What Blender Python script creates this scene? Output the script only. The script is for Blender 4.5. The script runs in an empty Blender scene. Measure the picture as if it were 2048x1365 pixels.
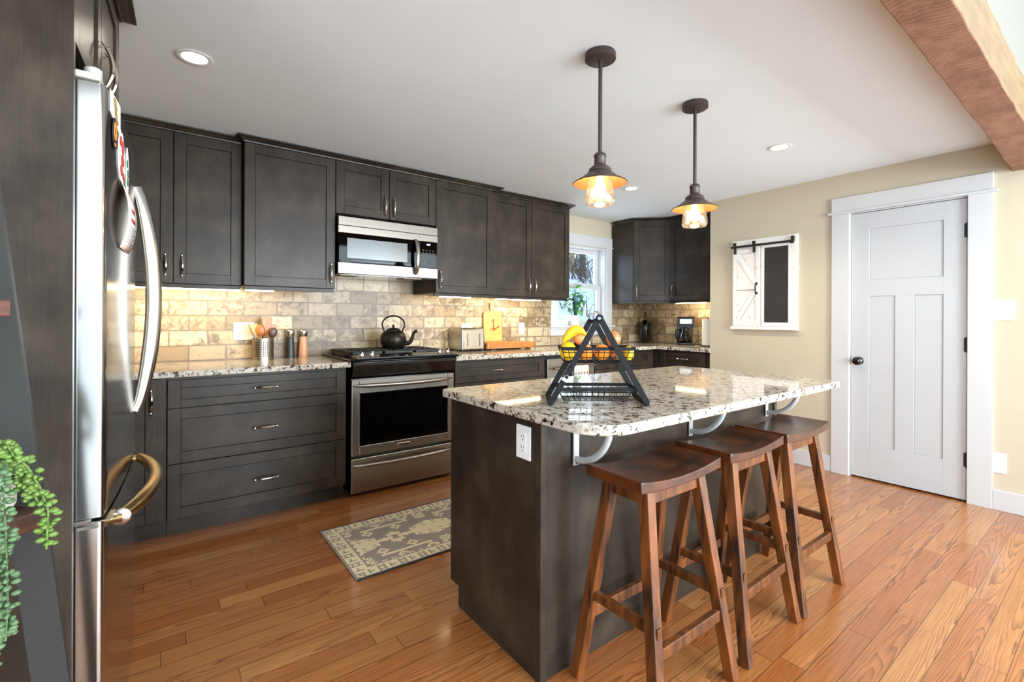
import bpy, math, random
from mathutils import Vector, Matrix
R = math.radians
random.seed(7)
C = bpy.context.scene.collection
SC = bpy.context.scene

# ------------------------------------------------------------------ camera, world, sun, exposure
cd = bpy.data.cameras.new('camera'); cam = bpy.data.objects.new('camera', cd); C.objects.link(cam)
H = 1.191
cam.location = (0, 0, H)
cam.rotation_mode = 'QUATERNION'
_q = Matrix.Rotation(R(-36.9), 4, 'Z') @ Matrix.Rotation(R(90), 4, 'X') @ Matrix.Rotation(0.004, 4, 'Z')
cam.rotation_quaternion = _q.to_quaternion()
cd.sensor_fit = 'HORIZONTAL'; cd.sensor_width = 36.0
cd.lens = 944.0 / 2048 * 36
cd.shift_y = -(682.5 - 636.2) / 2048
cd.clip_start = 0.05; cd.clip_end = 200
SC.camera = cam

SC.view_settings.view_transform = 'Standard'
SC.view_settings.look = 'None'
SC.view_settings.gamma = 1
SC.view_settings.use_curve_mapping = False
SC.view_settings.exposure = 0.55
SC.cycles.use_denoising = True
SC.cycles.max_bounces = 8
SC.cycles.diffuse_bounces = 5
SC.cycles.glossy_bounces = 4
SC.cycles.transmission_bounces = 6
SC.cycles.transparent_max_bounces = 8
SC.cycles.caustics_reflective = False
SC.cycles.caustics_refractive = False
SC.cycles.sample_clamp_indirect = 4.0

w = bpy.data.worlds.new('world'); SC.world = w; w.use_nodes = True
wn = w.node_tree; wn.nodes.clear()
wo = wn.nodes.new('ShaderNodeOutputWorld'); wb = wn.nodes.new('ShaderNodeBackground')
wb.inputs[0].default_value = (0.55, 0.74, 1.0, 1); wb.inputs[1].default_value = 1.5
wn.links.new(wb.outputs[0], wo.inputs[0])

def lamp(name, kind, loc, rot, energy, color, **kw):
    l = bpy.data.lights.new(name, kind); o = bpy.data.objects.new(name, l); C.objects.link(o)
    o.location = loc; o.rotation_euler = rot; l.energy = energy; l.color = color
    for k, v in kw.items(): setattr(l, k, v)
    return o
# low winter sun outside, from the right of the house: it reaches the snow, not the room
lamp('sun', 'SUN', (0, 0, 10), (R(-48), R(58), 0), 3.2, (1.0, 0.93, 0.82), angle=R(1))
DAY = (0.87, 0.945, 1.0)
# lamps added in unseen living room windows, tilted up to brighten the ceiling
for wx in (1.9, 4.2):
    lamp('daylight_lamp', 'AREA', (wx, -3.92, 1.45), (R(-90 - 34), 0, R(180)), 240, DAY, shape='RECTANGLE', size=1.5, size_y=1.9)
lamp('daylight_lamp', 'AREA', (-2.92, -1.7, 1.5), (R(90 + 12), 0, R(-90)), 85, DAY, shape='RECTANGLE', size=1.8, size_y=1.9)
lamp('daylight_lamp', 'AREA', (5.92, -1.9, 1.5), (R(90 + 26), 0, R(90)), 45, DAY, shape='RECTANGLE', size=1.8, size_y=1.9)
lamp('daylight_lamp', 'AREA', (3.76, 3.86, 1.55), (R(-90), 0, 0), 6, (0.86, 0.93, 1.0), shape='RECTANGLE', size=0.6, size_y=0.75)
WARM = (1.0, 0.80, 0.55)

# ------------------------------------------------------------------ node material helpers
def lin(c):
    if isinstance(c, str): c = [int(c[i:i + 2], 16) for i in (0, 2, 4)]
    f = lambda v: (v / 255) / 12.92 if v / 255 <= 0.04045 else ((v / 255 + 0.055) / 1.055) ** 2.4
    return tuple(f(v) for v in c) + (1,)
class NT:
    def __init__(s, name):
        s.m = bpy.data.materials.new(name); s.m.use_nodes = True
        s.t = s.m.node_tree; s.t.nodes.clear()
        s.out = s.t.nodes.new('ShaderNodeOutputMaterial')
        s.p = s.t.nodes.new('ShaderNodeBsdfPrincipled'); s.l(s.p.outputs[0], s.out.inputs[0])
        s.tc = s.t.nodes.new('ShaderNodeTexCoord')
    def l(s, a, b): s.t.links.new(a, b)
    def set(s, sock, v):
        if hasattr(v, 'is_output') or hasattr(v, 'links') and not isinstance(v, (int, float)): s.l(v, sock)
        else: sock.default_value = v
    def math(s, op, a, b=0.0, c=None):
        n = s.t.nodes.new('ShaderNodeMath'); n.operation = op; s.set(n.inputs[0], a); s.set(n.inputs[1], b)
        if c is not None: s.set(n.inputs[2], c)
        return n.outputs[0]
    def obj(s): return s.tc.outputs['Object']
    def sep(s, v):
        n = s.t.nodes.new('ShaderNodeSeparateXYZ'); s.l(v, n.inputs[0]); return n.outputs
    def comb(s, x, y, z=0.0):
        n = s.t.nodes.new('ShaderNodeCombineXYZ'); s.set(n.inputs[0], x); s.set(n.inputs[1], y); s.set(n.inputs[2], z); return n.outputs[0]
    def mapp(s, v, scale=(1, 1, 1), loc=(0, 0, 0)):
        n = s.t.nodes.new('ShaderNodeMapping'); s.l(v, n.inputs[0]); n.inputs['Scale'].default_value = scale; n.inputs['Location'].default_value = loc; return n.outputs[0]
    def noise(s, v, scale=5, detail=3, rough=0.5, dist=0.0):
        n = s.t.nodes.new('ShaderNodeTexNoise'); s.l(v, n.inputs['Vector']); n.inputs['Scale'].default_value = scale
        n.inputs['Detail'].default_value = detail; n.inputs['Roughness'].default_value = rough; n.inputs['Distortion'].default_value = dist
        return n.outputs['Fac']
    def white(s, v, dim='2D'):
        n = s.t.nodes.new('ShaderNodeTexWhiteNoise'); n.noise_dimensions = dim
        s.l(v, n.inputs['W'] if dim == '1D' else n.inputs['Vector']); return n.outputs
    def voro(s, v, scale=5, feature='F1', out='Distance'):
        n = s.t.nodes.new('ShaderNodeTexVoronoi'); n.feature = feature; s.l(v, n.inputs['Vector']); n.inputs['Scale'].default_value = scale
        return n.outputs[out]
    def ramp(s, f, stops, interp='LINEAR'):
        n = s.t.nodes.new('ShaderNodeValToRGB'); n.color_ramp.interpolation = interp; e = n.color_ramp.elements
        while len(e) < len(stops): e.new(0.5)
        for i, (p, c) in enumerate(stops):
            e[i].position = p; e[i].color = c if not isinstance(c, (int, float)) else (c, c, c, 1)
        s.l(f, n.inputs[0]); return n.outputs[0]
    def mix(s, f, a, b, mode='MIX'):
        n = s.t.nodes.new('ShaderNodeMix'); n.data_type = 'RGBA'; n.blend_type = mode
        s.set(n.inputs['Factor'], f); s.set(n.inputs['A'], a) if False else None
        ia = [i for i in n.inputs if i.name == 'A' and i.type == 'RGBA'][0]; ib = [i for i in n.inputs if i.name == 'B' and i.type == 'RGBA'][0]
        s.set(n.inputs[0], f); s.set(ia, a); s.set(ib, b)
        return [o for o in n.outputs if o.type == 'RGBA'][0]
    def bump(s, h, strength=0.2, dist=0.01):
        n = s.t.nodes.new('ShaderNodeBump'); s.l(h, n.inputs['Height']); n.inputs['Strength'].default_value = strength; n.inputs['Distance'].default_value = dist
        s.l(n.outputs[0], s.p.inputs['Normal'])
    def fin(s, color=None, rough=None, metal=0.0, coat=0.0, coatr=0.05, spec=0.5, **k):
        p = s.p.inputs
        if color is not None: s.set(p['Base Color'], color)
        if rough is not None: s.set(p['Roughness'], rough)
        p['Metallic'].default_value = metal; p['Coat Weight'].default_value = coat; p['Coat Roughness'].default_value = coatr
        p['Specular IOR Level'].default_value = spec
        for a, b in k.items(): s.set(p[a], b)
        return s.m

def plain(name, col, rough=0.5, metal=0.0, var=0.06, scale=30, bump=0.0, coat=0.0, spec=0.5):
    n = NT(name); c = lin(col)
    f = n.noise(n.obj(), scale, 3)
    d = tuple(v * (1 - var) for v in c[:3]) + (1,); b = tuple(min(1, v * (1 + var)) for v in c[:3]) + (1,)
    if bump: n.bump(f, bump, 0.002)
    return n.fin(n.mix(f, d, b), rough, metal, coat, spec=spec)

def mat_cabinet():
    n = NT('stained cabinet wood'); o = n.obj()
    g = n.noise(n.mapp(o, (26, 26, 1.6)), 6, 4, 0.6)
    b = n.noise(o, 5.0, 4, 0.6)
    f = n.math('ADD', n.math('MULTIPLY', g, 0.22), n.math('MULTIPLY', b, 0.78))
    c = n.ramp(f, [(0.32, lin('201A14')), (0.50, lin('322A22')), (0.70, lin('463C30'))])
    n.bump(g, 0.06, 0.001)
    return n.fin(c, 0.36, 0, 0.0, 0.22, 0.27)
def mat_floor():
    n = NT('oak plank floor'); s = n.sep(n.obj()); x, y = s[0], s[1]
    W, L = 0.0825, 1.05
    yr = n.math('DIVIDE', n.math('ADD', y, 10.0 - 0.448 + 0.0), W); row = n.math('FLOOR', yr)
    r1 = n.white(row, '1D')[0]
    xr = n.math('ADD', n.math('DIVIDE', x, L), n.math('MULTIPLY', r1, 9.3)); idx = n.math('FLOOR', xr)
    wn_ = n.white(n.comb(row, idx), '2D'); rv = wn_[0]; rc = n.sep(wn_[1])
    fy = n.math('FRACT', yr); dy = n.math('MULTIPLY', n.math('MINIMUM', fy, n.math('SUBTRACT', 1.0, fy)), W)
    fx = n.math('FRACT', xr); dx = n.math('MULTIPLY', n.math('MINIMUM', fx, n.math('SUBTRACT', 1.0, fx)), L)
    dd = n.math('MINIMUM', dy, dx); seam = n.math('LESS_THAN', dd, 0.0011)
    ox = n.math('ADD', x, n.math('MULTIPLY', rv, 37.0)); oy = n.math('ADD', y, n.math('MULTIPLY', rc[0], 11.0))
    fine = n.noise(n.comb(n.math('MULTIPLY', ox, 5.0), n.math('MULTIPLY', oy, 130.0), rv), 1.0, 4, 0.65)
    warp = n.noise(n.comb(n.math('MULTIPLY', ox, 2.4), n.math('MULTIPLY', oy, 22.0), rv), 1.0, 2, 0.5)
    yl = n.math('ADD', n.math('SUBTRACT', fy, 0.5), n.math('MULTIPLY', n.math('SUBTRACT', rc[0], 0.5), 1.9))
    q = n.math('ADD', n.math('MULTIPLY', n.math('MULTIPLY', yl, yl), 11.0), n.math('MULTIPLY', ox, n.math('MULTIPLY', n.math('SUBTRACT', rc[1], 0.5), 12.0)))
    q = n.math('ADD', q, n.math('ADD', n.math('MULTIPLY', warp, 4.0), n.math('MULTIPLY', fine, 0.35)))
    rings = n.math('POWER', n.math('FRACT', q), 2.6)
    g = n.math('ADD', n.math('MULTIPLY', rings, 0.68), n.math('MULTIPLY', n.math('SUBTRACT', fine, 0.42), 1.2))
    base = n.mix(rv, lin('A66636'), lin('BC824B'))
    base = n.mix(n.math('MULTIPLY', rc[1], 0.5), base, lin('984E1F'))
    dark = n.mix(rv, lin('582C12'), lin('6A3C1E'))
    c = n.mix(n.math('MINIMUM', n.math('MAXIMUM', g, 0.0), 0.85), base, dark)
    c = n.mix(n.math('MULTIPLY', seam, 0.85), c, lin('301A0E'))
    hgt = n.math('SUBTRACT', n.math('MULTIPLY', fine, 0.15), seam)
    n.bump(hgt, 0.12, 0.0015)
    return n.fin(c, n.math('ADD', n.math('MULTIPLY', fine, 0.12), 0.17), 0, 0.35, 0.09, 0.5)
def mat_tile(name, axis):
    n = NT(name); s = n.sep(n.obj()); u, z = s[axis], s[2]
    TW, TH = 0.2085, 0.0983
    zr = n.math('DIVIDE', n.math('SUBTRACT', z, 0.904), TH); row = n.math('FLOOR', zr)
    off = n.math('MULTIPLY', n.math('MODULO', n.math('ADD', row, 20.0), 2.0), 0.5)
    ur = n.math('ADD', n.math('ADD', n.math('DIVIDE', n.math('ADD', u, 0.047), TW), off), 40.0); idx = n.math('FLOOR', ur)
    wn_ = n.white(n.comb(row, idx), '2D'); rv = wn_[0]; rc = n.sep(wn_[1])
    fz = n.math('FRACT', zr); fu = n.math('FRACT', ur)
    dz = n.math('MULTIPLY', n.math('MINIMUM', fz, n.math('SUBTRACT', 1.0, fz)), TH)
    du = n.math('MULTIPLY', n.math('MINIMUM', fu, n.math('SUBTRACT', 1.0, fu)), TW)
    dd = n.math('MINIMUM', dz, du)
    v = n.comb(n.math('ADD', u, n.math('MULTIPLY', rv, 31.0)), n.math('ADD', z, n.math('MULTIPLY', rc[0], 17.0)), rv)
    wob = n.noise(v, 60, 2)
    grout = n.math('LESS_THAN', dd, n.math('ADD', 0.0010, n.math('MULTIPLY', wob, 0.0014)))
    blot = n.noise(v, 16, 6, 0.72, 0.6); fine = n.noise(v, 110, 3, 0.7)
    base = n.ramp(rv, [(0.0, lin('BCAA8C')), (0.25, lin('A08B6C')), (0.45, lin('C2B090')), (0.6, lin('806C50')), (0.78, lin('CCBB9A')), (0.9, lin('A8926F')), (1.0, lin('776348'))])
    amt = n.ramp(n.math('ADD', blot, n.math('MULTIPLY', n.math('SUBTRACT', rc[1], 0.5), 0.16)), [(0.46, 0.0), (0.63, 0.85)])
    c = n.mix(amt, base, lin('5A472F'))
    c = n.mix(n.math('MULTIPLY', n.math('GREATER_THAN', fine, 0.6), 0.35), c, lin('6E5F4C'))
    edge = n.ramp(n.math('ADD', dd, n.math('MULTIPLY', blot, -0.008)), [(0.0, 0.55), (0.006, 0.0)])
    c = n.mix(edge, c, lin('6E5F4D'))
    c = n.mix(grout, c, lin('5E5143'))
    n.bump(n.math('SUBTRACT', n.math('MULTIPLY', blot, 0.4), grout), 0.35, 0.003)
    return n.fin(c, 0.38, 0, 0, spec=0.45)
def mat_granite():
    n = NT('speckled granite'); o = n.obj()
    a = n.noise(o, 26, 5, 0.62, 0.9); b = n.noise(n.mapp(o, (1, 1, 1), (3, 7, 1)), 55, 4, 0.6, 0.6); v = n.voro(o, 70)
    big = n.noise(o, 5, 3)
    c = n.mix(big, lin('CCC7BE'), lin('BEB29F'))
    c = n.mix(n.ramp(a, [(0.5, 0.0), (0.6, 0.75)]), c, lin('B09A80'))
    c = n.mix(n.ramp(b, [(0.55, 0.0), (0.62, 0.8)]), c, lin('8E7A66'))
    k = n.math('ADD', n.math('MULTIPLY', a, 0.55), n.math('MULTIPLY', b, 0.45))
    c = n.mix(n.ramp(k, [(0.548, 0.0), (0.572, 1.0)]), c, lin('2A211C'))
    c = n.mix(n.ramp(n.math('ADD', n.noise(n.mapp(o, (1, 1, 1), (9, 2, 4)), 34, 4, 0.65, 1.2), n.math('MULTIPLY', v, 0.02)), [(0.60, 0.0), (0.64, 0.9)]), c, lin('4A4038'))
    return n.fin(c, 0.05, 0, 0.0, spec=0.62)
def mat_steel(name, col='BDB8B0', rough=0.25, axis=2):
    n = NT(name); sc = [220, 220, 220]; sc[axis] = 3
    g = n.noise(n.mapp(n.obj(), tuple(sc)), 1.0, 3, 0.6)
    c = n.mix(g, tuple(v * .95 for v in lin(col)[:3]) + (1,), lin(col))
    return n.fin(c, n.math('ADD', n.math('MULTIPLY', g, 0.1), rough - 0.05), 1.0)
def mat_wood(name, dark, light, stretch=(3, 3, 30), rough=0.4, scale=2.0, coat=0.15):
    n = NT(name)
    g = n.noise(n.mapp(n.obj(), stretch), scale, 5, 0.65, 0.4); b = n.noise(n.obj(), 6, 3)
    f = n.math('ADD', n.math('MULTIPLY', g, 0.7), n.math('MULTIPLY', b, 0.3))
    n.bump(g, 0.08, 0.001)
    return n.fin(n.ramp(f, [(0.38, lin(dark)), (0.62, lin(light))]), rough, 0, coat, 0.2)
def mat_beam():
    n = NT('rough sawn timber'); o = n.obj(); s = n.sep(o)
    warp = n.noise(n.mapp(o, (1.6, 5, 5)), 1.0, 3, 0.5, 0.6)
    rings = n.math('SINE', n.math('ADD', n.math('MULTIPLY', s[0], 260.0), n.math('MULTIPLY', warp, 60.0)))
    fine = n.noise(n.mapp(o, (7, 9, 9)), 1.0, 5, 0.7)
    f = n.math('ADD', n.math('MULTIPLY', rings, 0.07), fine)
    c = n.ramp(f, [(0.28, lin('64402B')), (0.5, lin('835842')), (0.75, lin('9C7054'))])
    n.bump(f, 0.3, 0.004)
    return n.fin(c, 0.75)
def mat_emit(name, col, strength):
    n = NT(name); c = lin(col)
    n.p.inputs['Emission Strength'].default_value = strength
    n.p.inputs['Emission Color'].default_value = c
    return n.fin(c, 0.5)
def mat_glass(name, col='FFFFFF', rough=0.0, alpha_mix=0.86, scatter=0.0):
    n = NT(name)
    t = n.t.nodes.new('ShaderNodeBsdfTransparent'); t.inputs[0].default_value = lin(col)
    g = n.t.nodes.new('ShaderNodeBsdfGlossy'); g.inputs['Roughness'].default_value = rough + 0.02
    lw = n.t.nodes.new('ShaderNodeLayerWeight'); lw.inputs[0].default_value = 0.35
    f = n.noise(n.obj(), 40, 2)
    mx = n.t.nodes.new('ShaderNodeMixShader')
    fac = n.math('ADD', n.math('MULTIPLY', lw.outputs['Facing'], 0.55), n.math('MULTIPLY', f, (1 - alpha_mix) * 0.6))
    body = t.outputs[0]
    if scatter:
        tr = n.t.nodes.new('ShaderNodeBsdfTranslucent'); tr.inputs[0].default_value = lin(col); m2 = n.t.nodes.new('ShaderNodeMixShader'); m2.inputs[0].default_value = scatter
        n.l(t.outputs[0], m2.inputs[1]); n.l(tr.outputs[0], m2.inputs[2]); body = m2.outputs[0]
    n.l(fac, mx.inputs[0]); n.l(body, mx.inputs[1]); n.l(g.outputs[0], mx.inputs[2]); n.l(mx.outputs[0], n.out.inputs[0])
    n.t.nodes.remove(n.p)
    return n.m

M = dict(steelm=mat_steel('microwave steel', '857E76', 0.32, 0),
    
    cab=mat_cabinet(), floor=mat_floor(), tileb=mat_tile('brick tile', 0), tilec=mat_tile('brick tile side', 1), granite=mat_granite(),
    wall=plain('beige wall paint', 'C2B69E', 0.75, var=0.02, scale=3, bump=0.05), ceil=plain('white ceiling paint', 'EAEFF1', 0.85, var=0.03, scale=2.2, bump=0.15),
    trim=plain('white trim paint', 'C6C6C6', 0.35, var=0.01), door=plain('white door paint', 'BCBDBE', 0.38, var=0.01),
    steel=mat_steel('brushed steel'), steelv=mat_steel('brushed steel upright', 'BDB9B2', 0.24, 2), steelh=mat_steel('brushed steel across', 'A39A8F', 0.30, 0),
    chrome=plain('polished nickel', 'D8D0C4', 0.12, 1.0, 0.03), black=plain('black enamel', '0B0A0A', 0.08, 0, 0.1, coat=0.5), iron=plain('cast iron', '1C1B1A', 0.55, 0, 0.2, 60, 0.3),
    blackglass=plain('black glass', '050505', 0.03, 0, 0.0), bronze=plain('oiled bronze', '463C38', 0.45, 0.35, 0.08), bronzein=plain('copper shade lining', 'C49A62', 0.42, 0.6, 0.05),
    kettle=plain('dark iron kettle', '26211C', 0.38, 0.6, 0.25, 25, 0.15), white=plain('white plastic', 'F2F2F0', 0.3, var=0.01), offwhite=plain('cream plastic', 'CFC8B8', 0.35, var=0.01),
    grayplastic=plain('gray plastic', 'B9B4AC', 0.4, var=0.02), dark=plain('dark shadow gap', '0A0A0A', 0.7), brass=plain('antique brass', 'B59A68', 0.25, 1.0, 0.04),
    stool=mat_wood('dark walnut stool wood', '1C0C05', '5C2D10', (9, 9, 9), 0.3, 1.4, 0.3), stoolleg=mat_wood('worn stool leg wood', '251207', '804618', (26, 26, 2.5), 0.42, 1.2, 0.1),
    board=mat_wood('light bamboo', 'BE8A40', 'D6A75E', (2, 30, 30), 0.45), board2=mat_wood('maple board', 'A05E1E', 'BE7E34', (30, 3, 30), 0.4), spoon=mat_wood('spoon wood', '8E480F', 'BC701E', (20, 20, 3), 0.4), spoon2=mat_wood('dark spoon wood', '2A1408', '55290F', (20, 20, 3), 0.4),
    brown=plain('burned mark', '7A4216', 0.6), beam=mat_beam(), bracket=plain('gray painted steel', 'B9BCBB', 0.38, 0.2, 0.03), metalblack=plain('dark gray metal', '141517', 0.65, 0.0, 0.05, spec=0.2),
    wirebl=plain('black wire', '17181A', 0.4, 0.4), chalk=plain('chalkboard', '2C2724', 0.7, 0, 0.25, 9), shelfwood=mat_wood('dark shelf wood', '2E1A12', '5C3524', (3, 30, 30), 0.45),
    shelfgray=plain('dark gray painted wood', '2E2D2B', 0.6, 0, 0.1, 8, spec=0.25), potw=plain('white ceramic', 'E4E0D8', 0.35, var=0.03), leaf=plain('glossy green leaf', '3F9A48', 0.35, 0, 0.4, 14), leafl=plain('bright green leaf', '6CBF3C', 0.35, 0, 0.25, 14),
    leafd=plain('dark green leaf', '2A6A3A', 0.35, 0, 0.4, 14), succ=plain('succulent green', '5F7B34', 0.5, 0, 0.35, 20), succ2=plain('blue green succulent', '55704A', 0.5, 0, 0.35, 20),
    bulb=mat_emit('warm bulb', 'FFD9A0', 14), led=mat_emit('warm led strip', 'FFE2AE', 14), down=mat_emit('downlight lens', 'FFF3DC', 12), disp=mat_emit('clock digits', 'BFE0FF', 3),
    glass=mat_glass('clear glass'), jar=mat_glass('seeded jar glass', 'FFF6EA', 0.03, 0.85, 0.05), pane=mat_glass('window pane', 'F4FAFF', 0.0, 1.0), carafe=mat_glass('smoked carafe', '6A5846', 0.02, 0.9),
    rubber=plain('black rubber', '101010', 0.6), paper=plain('white paper', 'F0EEE8', 0.7, var=0.02), pinkpaper=plain('peach paper', 'EBC9B4', 0.7, var=0.04), red=plain('red print', 'C23A34', 0.6), green=plain('green print', '2F7A4A', 0.6),
    gold=plain('gold print', 'A98A3C', 0.5), navy=plain('navy print', '231F33', 0.5), orange_p=plain('orange print', 'F2982E', 0.5), grayink=plain('gray ink', '9A9AA2', 0.7),
    orange=plain('orange peel', 'F08A18', 0.42, 0, 0.12, 90, 0.5), yellow=plain('ripe yellow skin', 'EDBE1C', 0.45, 0, 0.15, 9), onion=plain('onion skin', 'B0703F', 0.35, 0, 0.25, 12), peach=plain('peach skin', 'EE9A58', 0.5, 0, 0.25, 8),
    pepper=plain('black peppercorns', '2B2D30', 0.35, 0, 0.6, 160, 0.6), salt=plain('pink salt', 'D9A078', 0.4, 0, 0.2, 160, 0.6), rugb=plain('cream wool', 'E0CFAA', 0.95, 0, 0.12, 220, 0.6), rugg=plain('gray brown wool', '948880', 0.95, 0, 0.12, 220, 0.6), rugd=plain('dark binding', '2E2E30', 0.95, 0, 0.6, 120, 0.5),
    towel=plain('linen towel', 'C9BFB4', 0.95, 0, 0.05, 200, 0.4), ink=plain('gray ink motif', '5C5654', 0.95), snow=plain('snow', 'F4F7FF', 0.9, 0, 0.02, 1), bark=plain('tree bark', '5A4636', 0.9, 0, 0.4, 6, 0.6), brush=plain('dry brushwood', '5E4B34', 0.95, 0, 0.5, 9, 0.6),
    slate=plain('black slate', '1B1A19', 0.3, 0, 0.2, 30), filt=plain('mesh filter', '8C8170', 0.5, 0.6, 0.2, 200))

# ------------------------------------------------------------------ mesh helpers
class MB:
    def __init__(s): s.v = []; s.f = []; s.mi = []; s.sm = []; s.k = 0; s.T = None
    def add(s, vs, fs, smooth=False):
        b = len(s.v)
        for p in vs:
            p = Vector(p)
            if s.T is not None: p = s.T @ p
            s.v.append(tuple(p))
        for f in fs: s.f.append([b + i for i in f]); s.mi.append(s.k); s.sm.append(smooth)
        return s
    def box(s, x0, x1, y0, y1, z0, z1):
        if x0 > x1: x0, x1 = x1, x0
        if y0 > y1: y0, y1 = y1, y0
        if z0 > z1: z0, z1 = z1, z0
        vs = [(x, y, z) for z in (z0, z1) for x, y in ((x0, y0), (x1, y0), (x1, y1), (x0, y1))]
        return s.add(vs, [(3, 2, 1, 0), (4, 5, 6, 7), (0, 1, 5, 4), (1, 2, 6, 5), (2, 3, 7, 6), (3, 0, 4, 7)])
    def bar(s, a, b, w, d, up=(0, 0, 1), w2=None, d2=None):
        a, b = Vector(a), Vector(b); t = (b - a).normalized(); u = Vector(up)
        if abs(t.dot(u)) > 0.98: u = Vector((0, 1, 0))
        sx = t.cross(u).normalized(); sy = sx.cross(t).normalized()
        w2 = w2 or w; d2 = d2 or d; vs = []
        for p, ww, dd in ((a, w, d), (b, w2, d2)):
            for i, j in ((-1, -1), (1, -1), (1, 1), (-1, 1)): vs.append(p + sx * ww / 2 * i + sy * dd / 2 * j)
        return s.add(vs, [(3, 2, 1, 0), (4, 5, 6, 7), (0, 1, 5, 4), (1, 2, 6, 5), (2, 3, 7, 6), (3, 0, 4, 7)])
    def tube(s, pts, r, seg=10, closed=False, flat=1.0, up=(0, 0, 1)):
        P = [Vector(p) for p in pts]; n = len(P); vs = []; fs = []
        rr = r if isinstance(r, (list, tuple)) else [r] * n
        u0 = Vector(up); prev = None
        for i in range(n):
            a = P[(i - 1) % n] if (closed or i > 0) else P[0]; b = P[(i + 1) % n] if (closed or i < n - 1) else P[-1]
            t = (b - a).normalized()
            if prev is None:
                if abs(t.dot(u0)) > 0.95: u0 = Vector((1, 0, 0)) if abs(t.x) < 0.9 else Vector((0, 1, 0))
                x = t.cross(u0).normalized()
            else:
                x = (prev - t * prev.dot(t)).normalized()
            prev = x; y = t.cross(x).normalized()
            for k in range(seg):
                an = 2 * math.pi * k / seg
                vs.append(P[i] + x * math.cos(an) * rr[i] + y * math.sin(an) * rr[i] * flat)
        m = n if closed else n - 1
        for i in range(m):
            for k in range(seg):
                a = i * seg + k; b = i * seg + (k + 1) % seg; c = ((i + 1) % n) * seg + (k + 1) % seg; d = ((i + 1) % n) * seg + k
                fs.append((a, b, c, d))
        if not closed:
            fs.append(tuple(reversed(range(seg)))); fs.append(tuple((n - 1) * seg + k for k in range(seg)))
        return s.add(vs, fs, True)
    def lathe(s, prof, c=(0, 0, 0), seg=32, cap=True, axis='Z'):
        vs = []; fs = []; n = len(prof)
        for r, z in prof:
            for k in range(seg):
                a = 2 * math.pi * k / seg
                p = (r * math.cos(a), r * math.sin(a), z)
                if axis == 'Y': p = (p[0], -p[2], p[1])
                if axis == 'X': p = (-p[2], p[0], p[1])
                vs.append((p[0] + c[0], p[1] + c[1], p[2] + c[2]))
        for i in range(n - 1):
            for k in range(seg):
                fs.append((i * seg + k, i * seg + (k + 1) % seg, (i + 1) * seg + (k + 1) % seg, (i + 1) * seg + k))
        if cap:
            if prof[0][0] > 1e-5: fs.append(tuple(reversed(range(seg))))
            if prof[-1][0] > 1e-5: fs.append(tuple((n - 1) * seg + k for k in range(seg)))
        return s.add(vs, fs, True)
    def ball(s, c, r, sc=(1, 1, 1), seg=16, rings=10):
        vs = []; fs = []
        for i in range(rings + 1):
            th = math.pi * i / rings
            for k in range(seg):
                a = 2 * math.pi * k / seg
                vs.append((c[0] + r * sc[0] * math.sin(th) * math.cos(a), c[1] + r * sc[1] * math.sin(th) * math.sin(a), c[2] + r * sc[2] * math.cos(th)))
        for i in range(rings):
            for k in range(seg): fs.append((i * seg + k, (i + 1) * seg + k, (i + 1) * seg + (k + 1) % seg, i * seg + (k + 1) % seg))
        return s.add(vs, fs, True)
    def prism(s, poly, h0, h1, axis='Z', smooth=False):
        n = len(poly)
        m = {'Z': lambda a, b, h: (a, b, h), 'Y': lambda a, b, h: (a, h, b), 'X': lambda a, b, h: (h, a, b)}[axis]
        vs = [m(a, b, h0) for a, b in poly] + [m(a, b, h1) for a, b in poly]
        fs = [tuple(reversed(range(n))), tuple(range(n, 2 * n))] + [(i, (i + 1) % n, n + (i + 1) % n, n + i) for i in range(n)]
        return s.add(vs, fs, smooth)
    def sweep(s, path, prof):
        # path in plan, prof = (outward offset, z); outward is to the right of travel
        P = [Vector((a, b)) for a, b in path]; n = len(P); m = len(prof); vs = []; fs = []
        for i in range(n):
            def nr(a, b):
                t = (b - a).normalized(); return Vector((t.y, -t.x))
            ns = []
            if i > 0: ns.append(nr(P[i - 1], P[i]))
            if i < n - 1: ns.append(nr(P[i], P[i + 1]))
            d = sum(ns, Vector((0, 0))).normalized(); k = 1 / max(0.3, d.dot(ns[0]))
            for o, z in prof: q = P[i] + d * o * k; vs.append((q.x, q.y, z))
        for i in range(n - 1):
            for j in range(m): fs.append((i * m + j, i * m + (j + 1) % m, (i + 1) * m + (j + 1) % m, (i + 1) * m + j))
        fs.append(tuple(range(m))); fs.append(tuple(reversed([(n - 1) * m + j for j in range(m)])))
        return s.add(vs, fs)
    def build(s, name, mats, parent=None, bevel=0.0, seg=2, loc=None, rot=None, solid=0.0, angle=40):
        me = bpy.data.meshes.new(name); me.from_pydata(s.v, [], s.f); me.validate(clean_customdata=False)
        for m_ in (mats if isinstance(mats, (list, tuple)) else [mats]): me.materials.append(M[m_] if isinstance(m_, str) else m_)
        if len(me.polygons) == len(s.f):
            me.polygons.foreach_set('material_index', s.mi); me.polygons.foreach_set('use_smooth', s.sm)
        import bmesh
        bm = bmesh.new(); bm.from_mesh(me); bmesh.ops.recalc_face_normals(bm, faces=bm.faces); bm.to_mesh(me); bm.free()
        if any(s.sm): me.set_sharp_from_angle(angle=R(angle))
        me.update()
        o = bpy.data.objects.new(name, me); C.objects.link(o)
        if parent: o.parent = parent
        if loc: o.location = loc
        if rot: o.rotation_euler = rot
        if solid:
            md = o.modifiers.new('solid', 'SOLIDIFY'); md.thickness = solid; md.offset = 0
        if bevel:
            md = o.modifiers.new('bevel', 'BEVEL'); md.width = bevel; md.segments = seg; md.limit_method = 'ANGLE'; md.angle_limit = R(50)
        return o

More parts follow.
